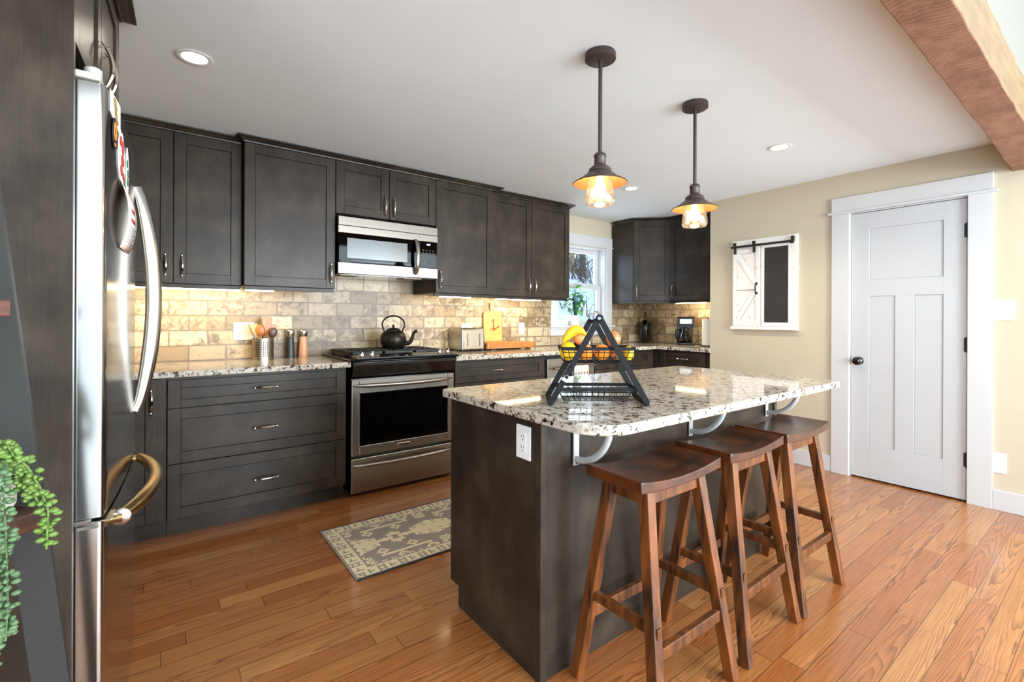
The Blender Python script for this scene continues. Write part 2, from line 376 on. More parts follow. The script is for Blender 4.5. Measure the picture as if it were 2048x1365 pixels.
def tag(o, label, cat, group=None, kind=None):
    o['label'] = label; o['category'] = cat
    if group: o['group'] = group
    if kind: o['kind'] = kind
    return o
def thing(name, label, cat, loc=(0, 0, 0), rz=0.0, group=None):
    o = bpy.data.objects.new(name, None); C.objects.link(o); o.location = loc; o.rotation_euler = (0, 0, rz)
    o.empty_display_size = 0.1
    return tag(o, label, cat, group)
def struct(o, kind='structure'): o['kind'] = kind; return o
def copy_tree(o, parent=None):
    c = o.copy(); C.objects.link(c); c.parent = parent
    for ch in [q for q in o.children]: copy_tree(ch, c)
    return c
def textmesh(name, s, size, mat, parent, loc, rot, depth=0.0004):
    cu = bpy.data.curves.new(name, 'FONT'); cu.body = s; cu.size = size; cu.extrude = depth; cu.align_x = 'CENTER'; cu.align_y = 'CENTER'
    t = bpy.data.objects.new('tmp', cu); me = bpy.data.meshes.new_from_object(t)
    me.materials.clear(); me.materials.append(M[mat])
    o = bpy.data.objects.new(name, me); C.objects.link(o); o.parent = parent; o.location = loc; o.rotation_euler = rot
    bpy.data.objects.remove(t)
    return o

# ------------------------------------------------------------------ shell
CZ = 2.305
YW, YC, YK, YT, YL, XR, XA = 3.716, 3.095, 3.068, 3.302, 3.376, 4.214, 4.84
ZC = 0.900
struct(MB().box(-3.2, 6.2, -0.7, 3.716, -0.06, 0).build('floor', 'floor'))
struct(MB().box(-3.2, 6.2, -4.2, -0.7, -0.06, 0.004).build('floor_living_bounce', plain('pale bounce floor', 'D2D4D6', .95, var=.05, scale=90)))  # unseen floor given a pale colour, added to bounce neutral light onto the ceiling
# back wall with the window opening
wx0, wx1, wz0, wz1 = 3.385, 4.135, 1.105, 1.985
m = MB(); m.box(-1.0, wx0, YW, YW + .16, 0, CZ); m.box(wx1, 6.0, YW, YW + .16, 0, CZ); m.box(wx0, wx1, YW, YW + .16, 0, wz0); m.box(wx0, wx1, YW, YW + .16, wz1, CZ)
struct(m.build('wall_back', 'wall'))
struct(MB().box(XA, XA + .12, 2.35, YW, 0, CZ).build('wall_alcove', 'wall'))
m = MB(); m.box(XR, XR + .12, -0.9, 0.674, 0, 2.9); m.box(XR, XR + .12, 1.330, 2.466, 0, 2.9); m.box(XR, XR + .12, 0.674, 1.330, 1.998, 2.9); m.box(XR + .12, XA + .1, 2.35, 2.466, 0, 2.3)
struct(m.build('wall_right', 'wall'))
struct(MB().box(-1.12, -1.0, 1.0, YW + .16, 0, CZ).build('wall_left', 'wall'))
m = MB(); m.box(-3.2, -1.0, 1.0, 1.12, 0, 2.9); struct(m.build('wall_divider', 'wall'))
struct(MB().box(-1.2, XA + .1, 0.44, YW + .1, CZ, CZ + .1).build('ceiling', 'ceil'))
struct(MB().box(-3.2, 6.2, -4.2, 0.45, 2.9, 3.0).build('ceiling_living', 'ceil'))
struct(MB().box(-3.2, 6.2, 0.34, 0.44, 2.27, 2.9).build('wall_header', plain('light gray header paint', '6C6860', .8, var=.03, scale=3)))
# living room walls behind the camera, white for bounce, openings added for daylight lamps
def wall_open(name, fixed, lo, hi, ops, ax, t=.12, z1=2.9, zo=(0.55, 2.45)):
    m = MB(); edges = [lo] + [e for op in ops for e in op] + [hi]
    B = (lambda a, b, z0, z1_: m.box(a, b, fixed, fixed + t, z0, z1_)) if ax == 'x' else (lambda a, b, z0, z1_: m.box(fixed, fixed + t, a, b, z0, z1_))
    for i in range(0, len(edges), 2): B(edges[i], edges[i + 1], 0, z1)
    for a, b in ops: B(a, b, 0, zo[0]); B(a, b, zo[1], z1)
    struct(m.build(name, 'ceil'))
wall_open('wall_rear_bounce', -4.12, -3.2, 6.2, [(1.1, 2.7), (3.4, 5.0)], 'x')
wall_open('wall_living_left_bounce', -3.12, -4.2, 1.0, [(-2.65, -0.75)], 'y')
wall_open('wall_living_right_bounce', 6.0, -4.2, -0.9, [(-2.85, -0.95)], 'y')
struct(MB().box(XR + .12, 6.2, -0.9, -0.78, 0, 2.9).build('wall_living_corner', 'wall'))

# baseboards
struct(MB().box(XR - .015, XR, 1.447, 2.466, 0, .125).build('baseboard_right', 'trim', bevel=.003))
struct(MB().box(XR - .015, XR, -0.9, 0.556, 0, .125).build('baseboard_front', 'trim', bevel=.003))
# door casing
m = MB(); m.box(XR - .02, XR, 1.330, 1.447, 0, 2.0); m.box(XR - .02, XR, 0.557, 0.674, 0, 2.0); m.box(XR - .024, XR, 0.557, 1.447, 2.012, 2.122); m.box(XR - .034, XR, 0.535, 1.469, 1.997, 2.014)
m.box(XR + .0, XR + .1, 1.324, 1.331, 0, 1.998); m.box(XR + .0, XR + .1, 0.673, 0.680, 0, 1.998); m.box(XR, XR + .1, .68, 1.324, 1.990, 1.998)
struct(m.build('trim_1', 'trim', bevel=.002))
# pantry door, local frame facing -X
dr = bpy.data.objects.new('door_1', None); C.objects.link(dr); dr.location = (XR + .004, 1.322, 0.012); dr.rotation_euler = (0, 0, R(-90)); struct(dr)
dw, dh = 0.640, 1.974
st = .114
px = [(st, dw - st, 1.482 - .012, 1.862 - .012), (st, .266, .252 - .012, 1.362 - .012), (dw - .266, dw - st, .252 - .012, 1.362 - .012)]
m = MB(); m.box(0, dw, .008, .035, 0, dh)
xs = [0, st, .266, dw - .266, dw - st, dw]
m.box(0, st, 0, .008, 0, dh); m.box(dw - st, dw, 0, .008, 0, dh); m.box(st, dw - st, 0, .008, 0, px[1][2]); m.box(st, dw - st, 0, .008, px[1][3], px[0][2]); m.box(st, dw - st, 0, .008, px[0][3], dh); m.box(.266, dw - .266, 0, .008, px[1][2], px[1][3])
m.build('door_leaf', 'door', dr, bevel=.0015)
for x0, x1, z0, z1 in px: MB().box(x0 + .004, x1 - .004, .006, .012, z0 + .004, z1 - .004).build('panel', 'door', dr, bevel=.001)
kb = MB().lathe([(.0, -.002), (.030, -.002), (.030, .004), (.026, .007), (.012, .009), (.010, .030), (.022, .036), (.030, .045), (.030, .054), (.022, .062), (0, .064)], (.052, .0, .868), 28, axis='Y').build('knob', 'black', dr)
for z in (1.764, 1.015, .263):
    MB().lathe([(.0, -.05), (.006, -.05), (.006, .05), (0, .05)], (dw + .003, -.004, z), 12).box(dw - .012, dw + .002, -.0015, .001, z - .045, z + .045).build('hinge', 'iron', dr)
MB().box(-.012, -.001, -.003, .004, .835, .90).build('latch_plate', 'iron', dr)
MB().box(XR + .10, XR + .11, .67, 1.33, 0, 2.0).build('shade_backing', 'dark').__setitem__('kind', 'structure')  # black sheet behind the door leaf, standing in for shade in the gaps

# window_1
wr = bpy.data.objects.new('window_1', None); C.objects.link(wr); wr.location = (0, 0, 0); struct(wr)
m = MB(); m.box(3.287, 3.387, YW - .02, YW, 1.105, 2.0); m.box(4.133, 4.231, YW - .02, YW, 1.105, 2.0); m.box(3.287, 4.231, YW - .024, YW, 2.005, 2.115); m.box(3.27, 4.245, YW - .034, YW, 1.993, 2.006)
m.build('casing', 'trim', wr, bevel=.002)
MB().box(3.287, 4.231, YW - .018, YW, 1.005, 1.092).build('apron', 'trim', wr, bevel=.002)
MB().box(3.262, 4.262, YW - .05, YW + .16, 1.092, 1.112).build('sill', 'trim', wr, bevel=.003)
m = MB(); m.box(3.385, 3.40, YW, YW + .16, 1.112, 1.985); m.box(4.12, 4.135, YW, YW + .16, 1.112, 1.985); m.box(3.40, 4.12, YW, YW + .16, 1.972, 1.985); m.build('jamb', 'trim', wr)
def sash(y, z0, z1, name):
    m = MB(); x0, x1 = 3.40, 4.12
    m.box(x0, x0 + .05, y, y + .03, z0, z1); m.box(x1 - .05, x1, y, y + .03, z0, z1); m.box(x0 + .05, x1 - .05, y, y + .03, z0, z0 + .05); m.box(x0 + .05, x1 - .05, y, y + .03, z1 - .045, z1)
    s_ = m.build(name, 'trim', wr, bevel=.002)
    MB().box(x0 + .05, x1 - .05, y + .013, y + .017, z0 + .05, z1 - .045).build('pane', 'pane', s_)
    return s_
ls = sash(YW + .065, 1.112, 1.565, 'lower_sash'); us = sash(YW + .10, 1.535, 1.972, 'upper_sash')
MB().box(3.72, 3.78, YW + .06, YW + .085, 1.565, 1.575).lathe([(0, 0), (.011, 0), (.011, .012), (0, .012)], (3.75, YW + .07, 1.575), 12).build('latch', 'grayplastic', ls)

# ------------------------------------------------------------------ backsplash
tag(MB().box(-1.0, 3.286, YW - .010, YW - .0005, .901, 1.56).box(3.2866, 4.2315, YW - .010, YW - .0005, .901, 1.004).box(4.2325, XA - .001, YW - .010, YW - .0005, .901, 1.40).build('tile_backsplash', 'tileb'), 'weathered beige brick-look tile backsplash running along the stove wall', 'backsplash')
tag(MB().box(XA - .010, XA - .0005, 2.47, YW - .011, .901, 1.40).build('tile_backsplash', 'tilec'), 'short return of beige brick tile behind the coffee maker', 'backsplash')

# ------------------------------------------------------------------ handles and cabinets
def pull_mesh(L=0.145, horiz=False):
    m = MB(); pts = []; rr = []
    n = 17
    for i in range(n):
        t = i / (n - 1); a = (t - .5) * L; out = -.004 - .026 * math.sin(math.pi * t) ** .8
        pts.append((a, out, 0) if horiz else (0, out, a)); rr.append(.0028 + .0052 * math.sin(math.pi * t) ** 1.3)
    m.tube(pts, rr, 8, flat=.9)
    for sg in (-1, 1):
        a = sg * L * .40
        m.tube([(a, 0.001, 0), (a, -.022, 0)] if horiz else [(0, 0.001, a), (0, -.022, a)], .0035, 8)
    return m
def front(parent, kind, x0, x1, z0, z1, hx=None, hz=None, st=.058, rt=.058, mat='cab', handle='chrome', t=.02):
    m = MB(); g = .0015; x0 += g; x1 -= g; z0 += g; z1 -= g
    m.box(x0, x0 + st, 0, t, z0, z1); m.box(x1 - st, x1, 0, t, z0, z1); m.box(x0 + st, x1 - st, 0, t, z0, z0 + rt); m.box(x0 + st, x1 - st, 0, t, z1 - rt, z1)
    m.box(x0 + st + .0022, x1 - st - .0022, .007, t, z0 + rt + .0022, z1 - rt - .0022)
    m.box(x0 + .005, x1 - .005, .012, t, z0 + .005, z1 - .005)
    d = m.build(kind, mat, parent, bevel=.0012, seg=1)
    if hx is not None:
        h = pull_mesh(.145, kind == 'drawer').build('handle', handle, d, loc=(hx, 0, hz))
    return d
def cabinet(name, label, loc, rz, w, d, h, fronts, toe=0.0, rail=False, group=None, body=None, cat='cabinet'):
    r = thing(name, label, cat, loc, rz, group)
    m = MB(); m.box(0, w, .022, d, toe, h)
    if body: body(m)
    m.build('cabinet_box', 'cab', r, bevel=.001, seg=1)
    if toe: MB().box(0.0, w, .075, d, 0, toe).build('toe_kick', 'cab', r)
    if rail: MB().box(0.002, w - .002, .030, .052, -.024, 0).build('light_rail', 'cab', r, bevel=.002)
    for f in fronts: front(r, *f[0], **(f[1] if len(f) > 1 else {}))
    return r
D = YW - .012 - YC
# base run under the stove wall
cabinet('corner_base_cabinet', 'dark stained base cabinet in the corner behind the refrigerator', (-.98, YC, 0), 0, .775, D, .864, [(('door', .42, .775, .105, .862),)], toe=.098)
cabinet('narrow_base_cabinet', 'narrow dark base cabinet with one tall door between refrigerator and drawers', (-.203, YC, 0), 0, .243, D, .864, [(('door', .002, .205, .105, .862, .178, .745), dict(st=.05))], toe=.098)
cabinet('drawer_base_cabinet', 'wide dark base cabinet with three drawers left of the stove', (.042, YC, 0), 0, .944, D, .864,
        [(('drawer', 0, .936, .700, .850, .470, .779), dict(rt=.042)), (('drawer', 0, .936, .401, .698, .470, .546),), (('drawer', 0, .936, .102, .399, .472, .245),)], toe=.098)
cabinet('drawer_base_cabinet', 'dark base cabinet with wide shallow top drawer right of the stove', (1.786, YC, 0), 0, .890, D, .864,
        [(('drawer', .004, .886, .692, .850, .418, .776), dict(rt=.042)), (('drawer', .004, .886, .39, .690, .44, .55),), (('drawer', .004, .886, .102, .388, .44, .245),)], toe=.098)
cabinet('sink_base_cabinet', 'dark base cabinet under the kitchen window, right of the dishwasher', (3.304, YC, 0), 0, .92, D, .864,
        [(('drawer', .004, .86, .705, .850), dict(rt=.042)), (('door', .004, .43, .105, .703, .39, .60),), (('door', .432, .86, .105, .703, .47, .60),)], toe=.098)
DA = XA - .012 - 4.225
cabinet('drawer_base_cabinet', 'dark base cabinet with drawer and chrome pull under the coffee maker', (4.225, YC - .03, 0), R(-90), .598, DA, .864,
        [(('drawer', .03, .535, .705, .850, .285, .785), dict(rt=.042)), (('door', .03, .535, .105, .703, .50, .60),)], toe=.098)
# counters
def slab(path, z0, z1):
    m = MB(); m.prism(path, z0, z1); return m
tag(slab([(-.985, YK), (1.003, YK), (1.003, YW - .011), (-.985, YW - .011)], .866, ZC).build('countertop', 'granite', bevel=.006, seg=3), 'speckled granite countertop left of the stove', 'countertop')
tag(slab([(1.787, YK), (4.20, YK), (4.20, 2.462), (XA - .011, 2.4665), (XA - .011, YW - .011), (1.787, YW - .011)], .866, ZC).build('countertop', 'granite', bevel=.006, seg=3), 'L-shaped granite countertop from the stove to the coffee corner', 'countertop')

# wall cabinets
ZU = 1.385
DT = YW - .001 - YT; DL = YW - .001 - YL
hh = 2.268 - ZU
cabinet('wall_cabinet', 'two-door dark wall cabinet nearest the refrigerator, above the glowing strip', (-.279, YL, ZU), 0, .700, DL, hh,
        [(('door', 0, .350, 0, hh, .314, .105),), (('door', .352, .700, 0, hh, .392, .105),)], rail=True)
cabinet('wall_cabinet', 'single-door dark wall cabinet directly left of the microwave', (.423, YT, ZU), 0, .546, DT, hh, [(('door', 0, .546, 0, hh, .515, .105),)], rail=True)
cabinet('wall_cabinet', 'short two-door dark cabinet mounted above the microwave', (.971, YT, 1.905), 0, .762, DT, 2.268 - 1.905, [(('door', 0, .381, 0, .363, .348, .095),), (('door', .383, .762, 0, .363, .416, .095),)])
cabinet('wall_cabinet', 'single-door dark wall cabinet directly right of the microwave', (1.735, YT, ZU), 0, .583, DT, hh, [(('door', 0, .54, 0, hh, .035, .105),)], rail=True)
cabinet('wall_cabinet', 'two-door dark wall cabinet between microwave side and the kitchen window', (2.320, YL, ZU), 0, .922, DL, hh, [(('door', 0.002, .437, 0, hh, .402, .105),), (('door', .439, .918, 0, hh, .474, .105),)], rail=True)
# diagonal corner cabinet and its neighbour on the alcove wall
rc_ = thing('corner_wall_cabinet', 'angled dark corner wall cabinet right of the kitchen window', 'cabinet', (4.236, 3.40, ZU))
MB().prism([(0, 0), (0, YW - .012 - 3.40), (XA - .002 - 4.236, YW - .012 - 3.40), (XA - .002 - 4.236, -.285), (.292, -.285)], 0, hh).build('cabinet_box', 'cab', rc_, bevel=.001)
MB().sweep([(0.01, .3), (0.01, 0), (.292, -.281), (.55, -.281)], [(-.02, -.024), (-.002, -.024), (-.002, 0), (-.02, 0)]).build('light_rail', 'cab', rc_)
dg = bpy.data.objects.new('door_front', None)
L_ = math.hypot(.292, .285); ang = -math.atan2(.285, .292)
m = MB(); T_ = Matrix.Rotation(ang, 4, 'Z'); off = T_ @ Vector((.004, -.021, 0))
dd_ = front(rc_, 'door', 0, L_ - .008, 0, hh, .032, .105); dd_.location = off; dd_.rotation_euler = (0, 0, ang)
cabinet('wall_cabinet', 'dark wall cabinet over the coffee maker, ending at the beige wall', (4.506, 3.112, ZU), R(-90), .643, XA - .002 - 4.506, hh, [(('door', .004, .64, 0, hh, .04, .105),)], rail=True)
# crown mouldings
CP = [(.0, 2.2685), (.006, 2.2685), (.008, 2.276), (.018, 2.280), (.030, 2.289), (.042, 2.292), (.042, 2.300), (.0, 2.300)]
CPL = [(o * 1.0, z) for o, z in CP]
def crown(path, label): tag(MB().sweep(path, CP).build('crown_moulding', 'cab'), label, 'moulding')
crown([(-.279, YL + .002), (.421, YL + .002)], 'dark crown moulding over the cabinet next to the refrigerator')
crown([(.423, YW - .02), (.423, YT), (2.318, YT), (2.318, YL - .045)], 'long dark crown moulding stepping out over the microwave cabinets')
crown([(2.320, YL), (3.242, YL), (3.242, YW - .02)], 'dark crown moulding over the cabinet left of the kitchen window')
crown([(4.236, YW - .05), (4.236, 3.40), (4.526, 3.112), (4.506, 3.110), (4.506, 2.469)], 'dark crown moulding bending around the angled corner cabinet')

# led strips
def led(x0, x1, y, z, label, alongy=False, power=6.0):
    r = thing('light_strip', label, 'light', ((x0 + x1) / 2, y, z) if not alongy else (y, (x0 + x1) / 2, z), R(-90) if alongy else 0, 'warm strip lights under the wall cabinets')
    L = abs(x1 - x0)
    MB().box(-L / 2, L / 2, -.011, .011, .006, .014).build('housing', 'white', r)
    MB().box(-L / 2 + .004, L / 2 - .004, -.009, .009, -.010, .006).build('diffuser', 'led', r, bevel=.002)
    a = lamp('strip_glow', 'AREA', (0, 0, -.012), (R(38), 0, 0), power * L * .60, (1.0, 0.80, 0.50), shape='RECTANGLE', size=L, size_y=.02); a.parent = r
led(-.55, .425, 3.447, ZU - .0215, 'long glowing warm strip under the cabinet nearest the refrigerator', power=11)
led(.435, .605, 3.370, ZU - .0215, 'short bright warm strip above the utensil holder', power=11)
led(1.80, 2.10, 3.370, ZU - .0215, 'warm strip under the cabinet right of the microwave', power=11)
led(2.40, 2.93, 3.447, ZU - .0215, 'warm strip above the upright cutting board', power=11)
led(2.72, 3.08, 4.575, ZU - .0215, 'warm strip above the coffee maker', True, power=14)

# ------------------------------------------------------------------ range
rg = thing('gas_range', 'stainless slide-in gas range with black cooktop and dark oven window', 'stove', (1.016, YC, 0))
W_ = .764
MB().box(.004, W_ - .004, .03, D - .01, .02, .905).build('range_body', 'black', rg)
dm = MB()
wxa, wxb, wza, wzb = .052, W_ - .05, .335, .688
dm.box(0.0, wxa, 0, .03, .276, .776); dm.box(wxb, W_, 0, .03, .276, .776); dm.box(wxa, wxb, 0, .03, .276, wza); dm.box(wxa, wxb, 0, .03, wzb, .776)
od = dm.build('oven_door', 'steelh', rg, bevel=.004)
m = MB(); m.box(wxa - .004, wxb + .004, .004, .028, wza - .004, wzb + .004); m.build('oven_window', 'blackglass', od)
m = MB(); e = .006
m.box(wxa - e, wxa + .002, -.002, .004, wza - e, wzb + e); m.box(wxb - .002, wxb + e, -.002, .004, wza - e, wzb + e); m.box(wxa - e, wxb + e, -.002, .004, wza - e, wza + .002); m.box(wxa - e, wxb + e, -.002, .004, wzb - .002, wzb + e)
m.build('window_frame', 'steel', od, bevel=.001)
def bowhandle(x0, x1, z, out, sag, r, parent, mat='steelh'):
    m = MB(); pts = []; rr = []; n = 21
    for i in range(n):
        t = i / (n - 1); q = math.sin(math.pi * t)
        pts.append((x0 + (x1 - x0) * t, -.006 - out * q ** .45, z + sag * q)); rr.append(r * (0.45 + .55 * min(1, q * 2.2) ** .7))
    m.tube(pts, rr, 12, up=(0, 0, 1)); return m.build('handle', mat, parent)
bowhandle(.012, W_ - .022, .742, .045, -.004, .014, od)
MB().box(.318, .412, -.003, .001, .292, .318).build('badge', 'steel', od, bevel=.002)
MB().box(.330, .400, -.0035, -.0028, .301, .309).build('badge_strip', 'slate', od)
sd = MB().box(0, W_, 0, .03, .03, .256).build('storage_drawer', 'steelh', rg, bevel=.004)
bowhandle(.012, W_ - .02, .216, .040, -.004, .013, sd)
# black sloped front and cooktop
MB().prism([(-.02, .906), (.05, .906), (.05, .79), (.02, .782), (-.005, .80), (-.032, .874)], .0, W_, 'X').build('front_panel', 'black', rg, bevel=.003)
MB().box(-.022, W_ + .020, -.045, D - .02, .9025, .917).build('cooktop', 'blackglass', rg, bevel=.005)
MB().prism([(-.045, .9175), (-.043, .926), (.085, .938), (.10, .9175)], .02, W_ - .02, 'X').build('control_panel', 'blackglass', rg, bevel=.002)
for x in (.075, .145, .655, .725):
    k = MB().lathe([(0, 0), (.021, 0), (.021, .004), (.0165, .007), (.0155, .020), (0, .020)], (x, .028, .929), 20).box(x - .0045, x + .0045, .012, .044, .947, .961).build('control_knob', 'chrome', rg, bevel=.001)
for bx, by in ((.17, .22), (.17, .46), (.382, .34), (.60, .22), (.60, .46)):
    MB().lathe([(0, .918), (.045, .918), (.045, .926), (.032, .930), (.032, .937), (0, .939)], (bx, by, 0), 20).build('burner', 'iron', rg)
for gx0, gx1 in ((.035, .262), (.268, .496), (.502, .729)):
    m = MB(); z0, z1 = .938, .952; gy0, gy1 = .12, .575
    for x in (gx0, gx1 - .012): m.box(x, x + .012, gy0, gy1, z0 - .004, z1)
    for y in (gy0, (gy0 + gy1) / 2 - .006, gy1 - .012): m.box(gx0, gx1, y, y + .012, z0 - .004, z1)
    xc = (gx0 + gx1) / 2
    for yc in (gy0 + .11, gy1 - .11):
        for a in range(8):
            t = a * math.pi / 4
            m.bar((xc + math.cos(t) * .03, yc + math.sin(t) * .03, .947), (xc + math.cos(t) * .10, yc + math.sin(t) * .10, .947), .009, .012)
    for x in (gx0 + .004, gx1 - .016):
        for y in (gy0 + .004, gy1 - .016): m.box(x, x + .012, y, y + .012, .9175, z0)
    m.build('grate', 'iron', rg, bevel=.002)

# ------------------------------------------------------------------ microwave
mw = thing('microwave', 'stainless over-the-range microwave with black door glass', 'microwave', (.974, 3.252, 1.486))
mh, mwid = .394, .749
MB().box(.004, mwid - .004, .03, YW - .012 - 3.252, .012, mh).build('microwave_body', 'black', mw)
m = MB(); m.box(0, mwid, 0, .03, mh - .062, mh)
m.build('top_vent_panel', 'steelm', mw, bevel=.003)
m = MB(); m.box(0, mwid, 0, .03, mh - .112, mh - .064); m.box(0, mwid, 0, .03, .005, .078); m.box(.598, .600, -.0005, .03, .005, mh - .064)
m.build('front_frame', 'steelm', mw, bevel=.003)
dw_ = MB().box(.004, .596, .002, .03, .079, mh - .113).build('door_glass', 'blackglass', mw, bevel=.002)
MB().box(.06, .50, .0008, .003, .112, mh - .145).build('viewing_window', plain('tinted viewing mesh', '6E7272', 0.22, 0.35, 0.02, 200), dw_)
cp = MB().box(.602, .745, .002, .03, .079, mh - .113).build('keypad', 'blackglass', mw, bevel=.002)
textmesh('clock_digits', '8:08', .017, 'disp', cp, (.672, .0012, .258), (R(90), 0, 0))
m = MB()
for i in range(6):
    for j in range(4):
        m.box(.622 + j * .028, .622 + j * .028 + .012, .0012, .0022, .10 + i * .022, .10 + i * .022 + .007)
m.build('keypad_marks', plain('gray key print', '55524F', 0.5), cp)
m = MB(); n = 15; pts = [(.565 + .0 * i, -.004 - .045 * math.sin(math.pi * i / (n - 1)) ** .6, .03 + (mh - .14) * i / (n - 1)) for i in range(n)]
m.tube(pts, .015, 12, flat=.55, up=(0, 1, 0)); m.build('handle', 'steelv', mw)
m = MB(); m.box(.01, mwid - .01, .035, .40, .0, .012); m.k = 1; m.box(.03, .17, .05, .2, -.004, .0); m.box(.50, .64, .05, .2, -.004, 0); m.build('underside', ['black', 'filt'], mw)

# ------------------------------------------------------------------ dishwasher with towel
dwr = thing('dishwasher', 'stainless dishwasher between drawers and window cabinet', 'dishwasher', (2.712, YC, 0))
MB().box(-.034, .588, .03, D, .1, .862).build('dishwasher_body', 'dark', dwr)
MB().box(0, .585, 0, .03, .11, .832).build('dishwasher_door', 'steelh', dwr, bevel=.003)
MB().tube([(.035, -.045, .748), (.55, -.045, .755)], .010, 12).tube([(.06, -.045, .749), (.06, .0, .749)], .007, 8).tube([(.525, -.045, .754), (.525, .0, .754)], .007, 8).build('handle', 'steel', dwr)
MB().box(0, .585, .06, .08, 0, .1).build('toe_kick', 'dark', dwr)
tw = thing('dish_towel', 'patterned linen towel hanging on the dishwasher handle', 'towel', (2.712, YC, 0))
m = MB(); P_ = []
xs_ = [.265 + .185 * i / 12 for i in range(13)]
prof = [(-.030, .42), (-.031, .60), (-.033, .70), (-.0335, .748)] + [(-.045 - .0125 * math.cos(R(a)), .7515 + .0125 * math.sin(R(a))) for a in (30, 90, 150)][::-1][::-1]
prof = [(-.029, .50), (-.030, .62), (-.0325, .745)] + [(-.045 + .0125 * math.cos(R(a)), .7515 + .0125 * math.sin(R(a))) for a in (20, 60, 90, 120, 160)] + [(-.0585, .745), (-.060, .62), (-.061, .50), (-.060, .42)]
vs = []; fs = []
for i, x in enumerate(xs_):
    for y, z in prof: vs.append((x, y - .004 * math.sin(i * 1.3) * max(0, (.75 - z)) * 3 - (0 if y < -.045 else 0), z))
k = len(prof)
for i in range(len(xs_) - 1):
    for j in range(k - 1): fs.append((i * k + j, (i + 1) * k + j, (i + 1) * k + j + 1, i * k + j + 1))
m.add(vs, fs, True); m.build('towel_cloth', 'towel', tw, solid=.002)
m = MB()
for i in range(5):
    for j in range(6):
        cx, cz = .285 + i * .036, .47 + j * .045
        for a in range(6):
            t = a * math.pi / 3; m.bar((cx + math.cos(t) * .003, -.0635, cz + math.sin(t) * .003), (cx + math.cos(t) * .013, -.0635, cz + math.sin(t) * .013), .003, .001, (0, 1, 0))
m.build('printed_motif', 'ink', tw)

# ------------------------------------------------------------------ refrigerator group (slightly turned)
FR = R(90 - 2.6); FN = (-.152, 1.447)
fr = thing('refrigerator', 'tall stainless bottom-freezer refrigerator at the left edge of the photo', 'refrigerator', (FN[0], FN[1], 0), FR)
FW = .752
MB().box(.014, FW + .01, .012, .70, .02, 1.735).build('refrigerator_body', plain('dark gray fridge side', '4A4A4A', .5), fr)
def curved(z0, z1, name, x0=.012, x1=.012 + .75, yb=.008, yf=-.052, b=.011):
    poly = []; n = 22
    poly.append((x0, yb))
    for i in range(n + 1):
        t = i / n; x = x0 + (x1 - x0) * t
        e = 0.0
        cr = .012
        dx = min(t, 1 - t) * (x1 - x0)
        if dx < cr: e = cr - math.sqrt(max(0, cr * cr - (cr - dx) ** 2))
        poly.append((x, yf - b * 4 * t * (1 - t) + e))
    # extra points on the rounded corners
    poly2 = [poly[0], (x0, yf + .012)]
    for a in (20, 40, 60, 75): poly2.append((x0 + .012 - .012 * math.cos(R(a)), yf + .012 - .012 * math.sin(R(a))))
    poly2 += [p for p in poly[2:-1]]
    for a in (75, 60, 40, 20): poly2.append((x1 - .012 + .012 * math.cos(R(a)), yf + .012 - .012 * math.sin(R(a))))
    poly2 += [(x1, yf + .012), (x1, yb)]
    m = MB(); nn = len(poly2); vs = [(x, y, z) for z in (z0, z1) for x, y in poly2]
    m.add(vs, [(i, i + 1, nn + i + 1, nn + i) for i in range(nn - 1)], True)
    m.add(vs, [tuple(reversed(range(nn))), tuple(range(nn, 2 * nn)), (nn - 1, 0, nn, 2 * nn - 1)], False)
    return m.build(name, mat_fr, fr, angle=50)
_n = NT('polished brushed steel'); _g = _n.noise(_n.mapp(_n.obj(), (2, 2, 260)), 1.0, 3, .6)
_n.bump(_g, .015, .0004); mat_fr = _n.fin(_n.mix(_g, lin('B9B7B2'), lin('C6C4C0')), 0.16, 1.0)
fd = curved(.722, 1.735, 'refrigerator_door')
fz = curved(.055, .712, 'freezer_drawer')
MB().box(.02, .75, -.03, .06, .712, .722).build('door_gasket', 'dark', fr)
MB().box(.0, .05, -.045, .02, 1.7355, 1.752).lathe([(0, 1.736), (.017, 1.736), (.017, 1.768), (.013, 1.772), (0, 1.772)], (.03, -.028, 0), 18).box(.012, .05, .02, .16, 1.736, 1.756).build('hinge_cover', 'grayplastic', fr, bevel=.003)
MB().box(.002, .011, -.045, -.005, .7005, .7085).box(.002, .07, -.068, .02, .7135, .7165).box(.002, .011, -.03, .0, .7168, .7215).build('middle_hinge', 'steel', fr, bevel=.001)
def fsurf(x): t = (x - .012) / .75; return -.052 - .011 * 4 * t * (1 - t)
# long bowed door handle near the far edge
m = MB(); n = 25; pts = []; rr = []
for i in range(n):
    t = i / (n - 1); q = math.sin(math.pi * t)
    pts.append((.660, fsurf(.66) - .004 - .050 * q ** .75, .862 + .778 * t)); rr.append(.0145 + .0075 * min(1, q * 1.4))
m.tube(pts, rr, 14, flat=1.1, up=(0, 1, 0)); m.build('door_handle', 'steelv', fd)
m = MB(); pts = []; rr = []
for i in range(n):
    t = i / (n - 1); q = math.sin(math.pi * t); x = .085 + .60 * t
    pts.append((x, fsurf(x) - .016 - .052 * q ** .8, .690)); rr.append(.0145 + .0045 * min(1, q * 1.5))
m.tube(pts, rr, 14, flat=1.1)
for x in (.085, .685): m.tube([(x, fsurf(x) + .001, .690), (x, fsurf(x) - .024, .690)], .012, 14)
fh_ = m.build('freezer_handle', 'brass', fz)
MB().lathe([(0, 0), (.021, 0), (.021, .006), (.016, .010), (0, .011)], (.0885, fsurf(.085) - .021, .690), 24, axis='X').build('end_cap', 'steel', fh_)
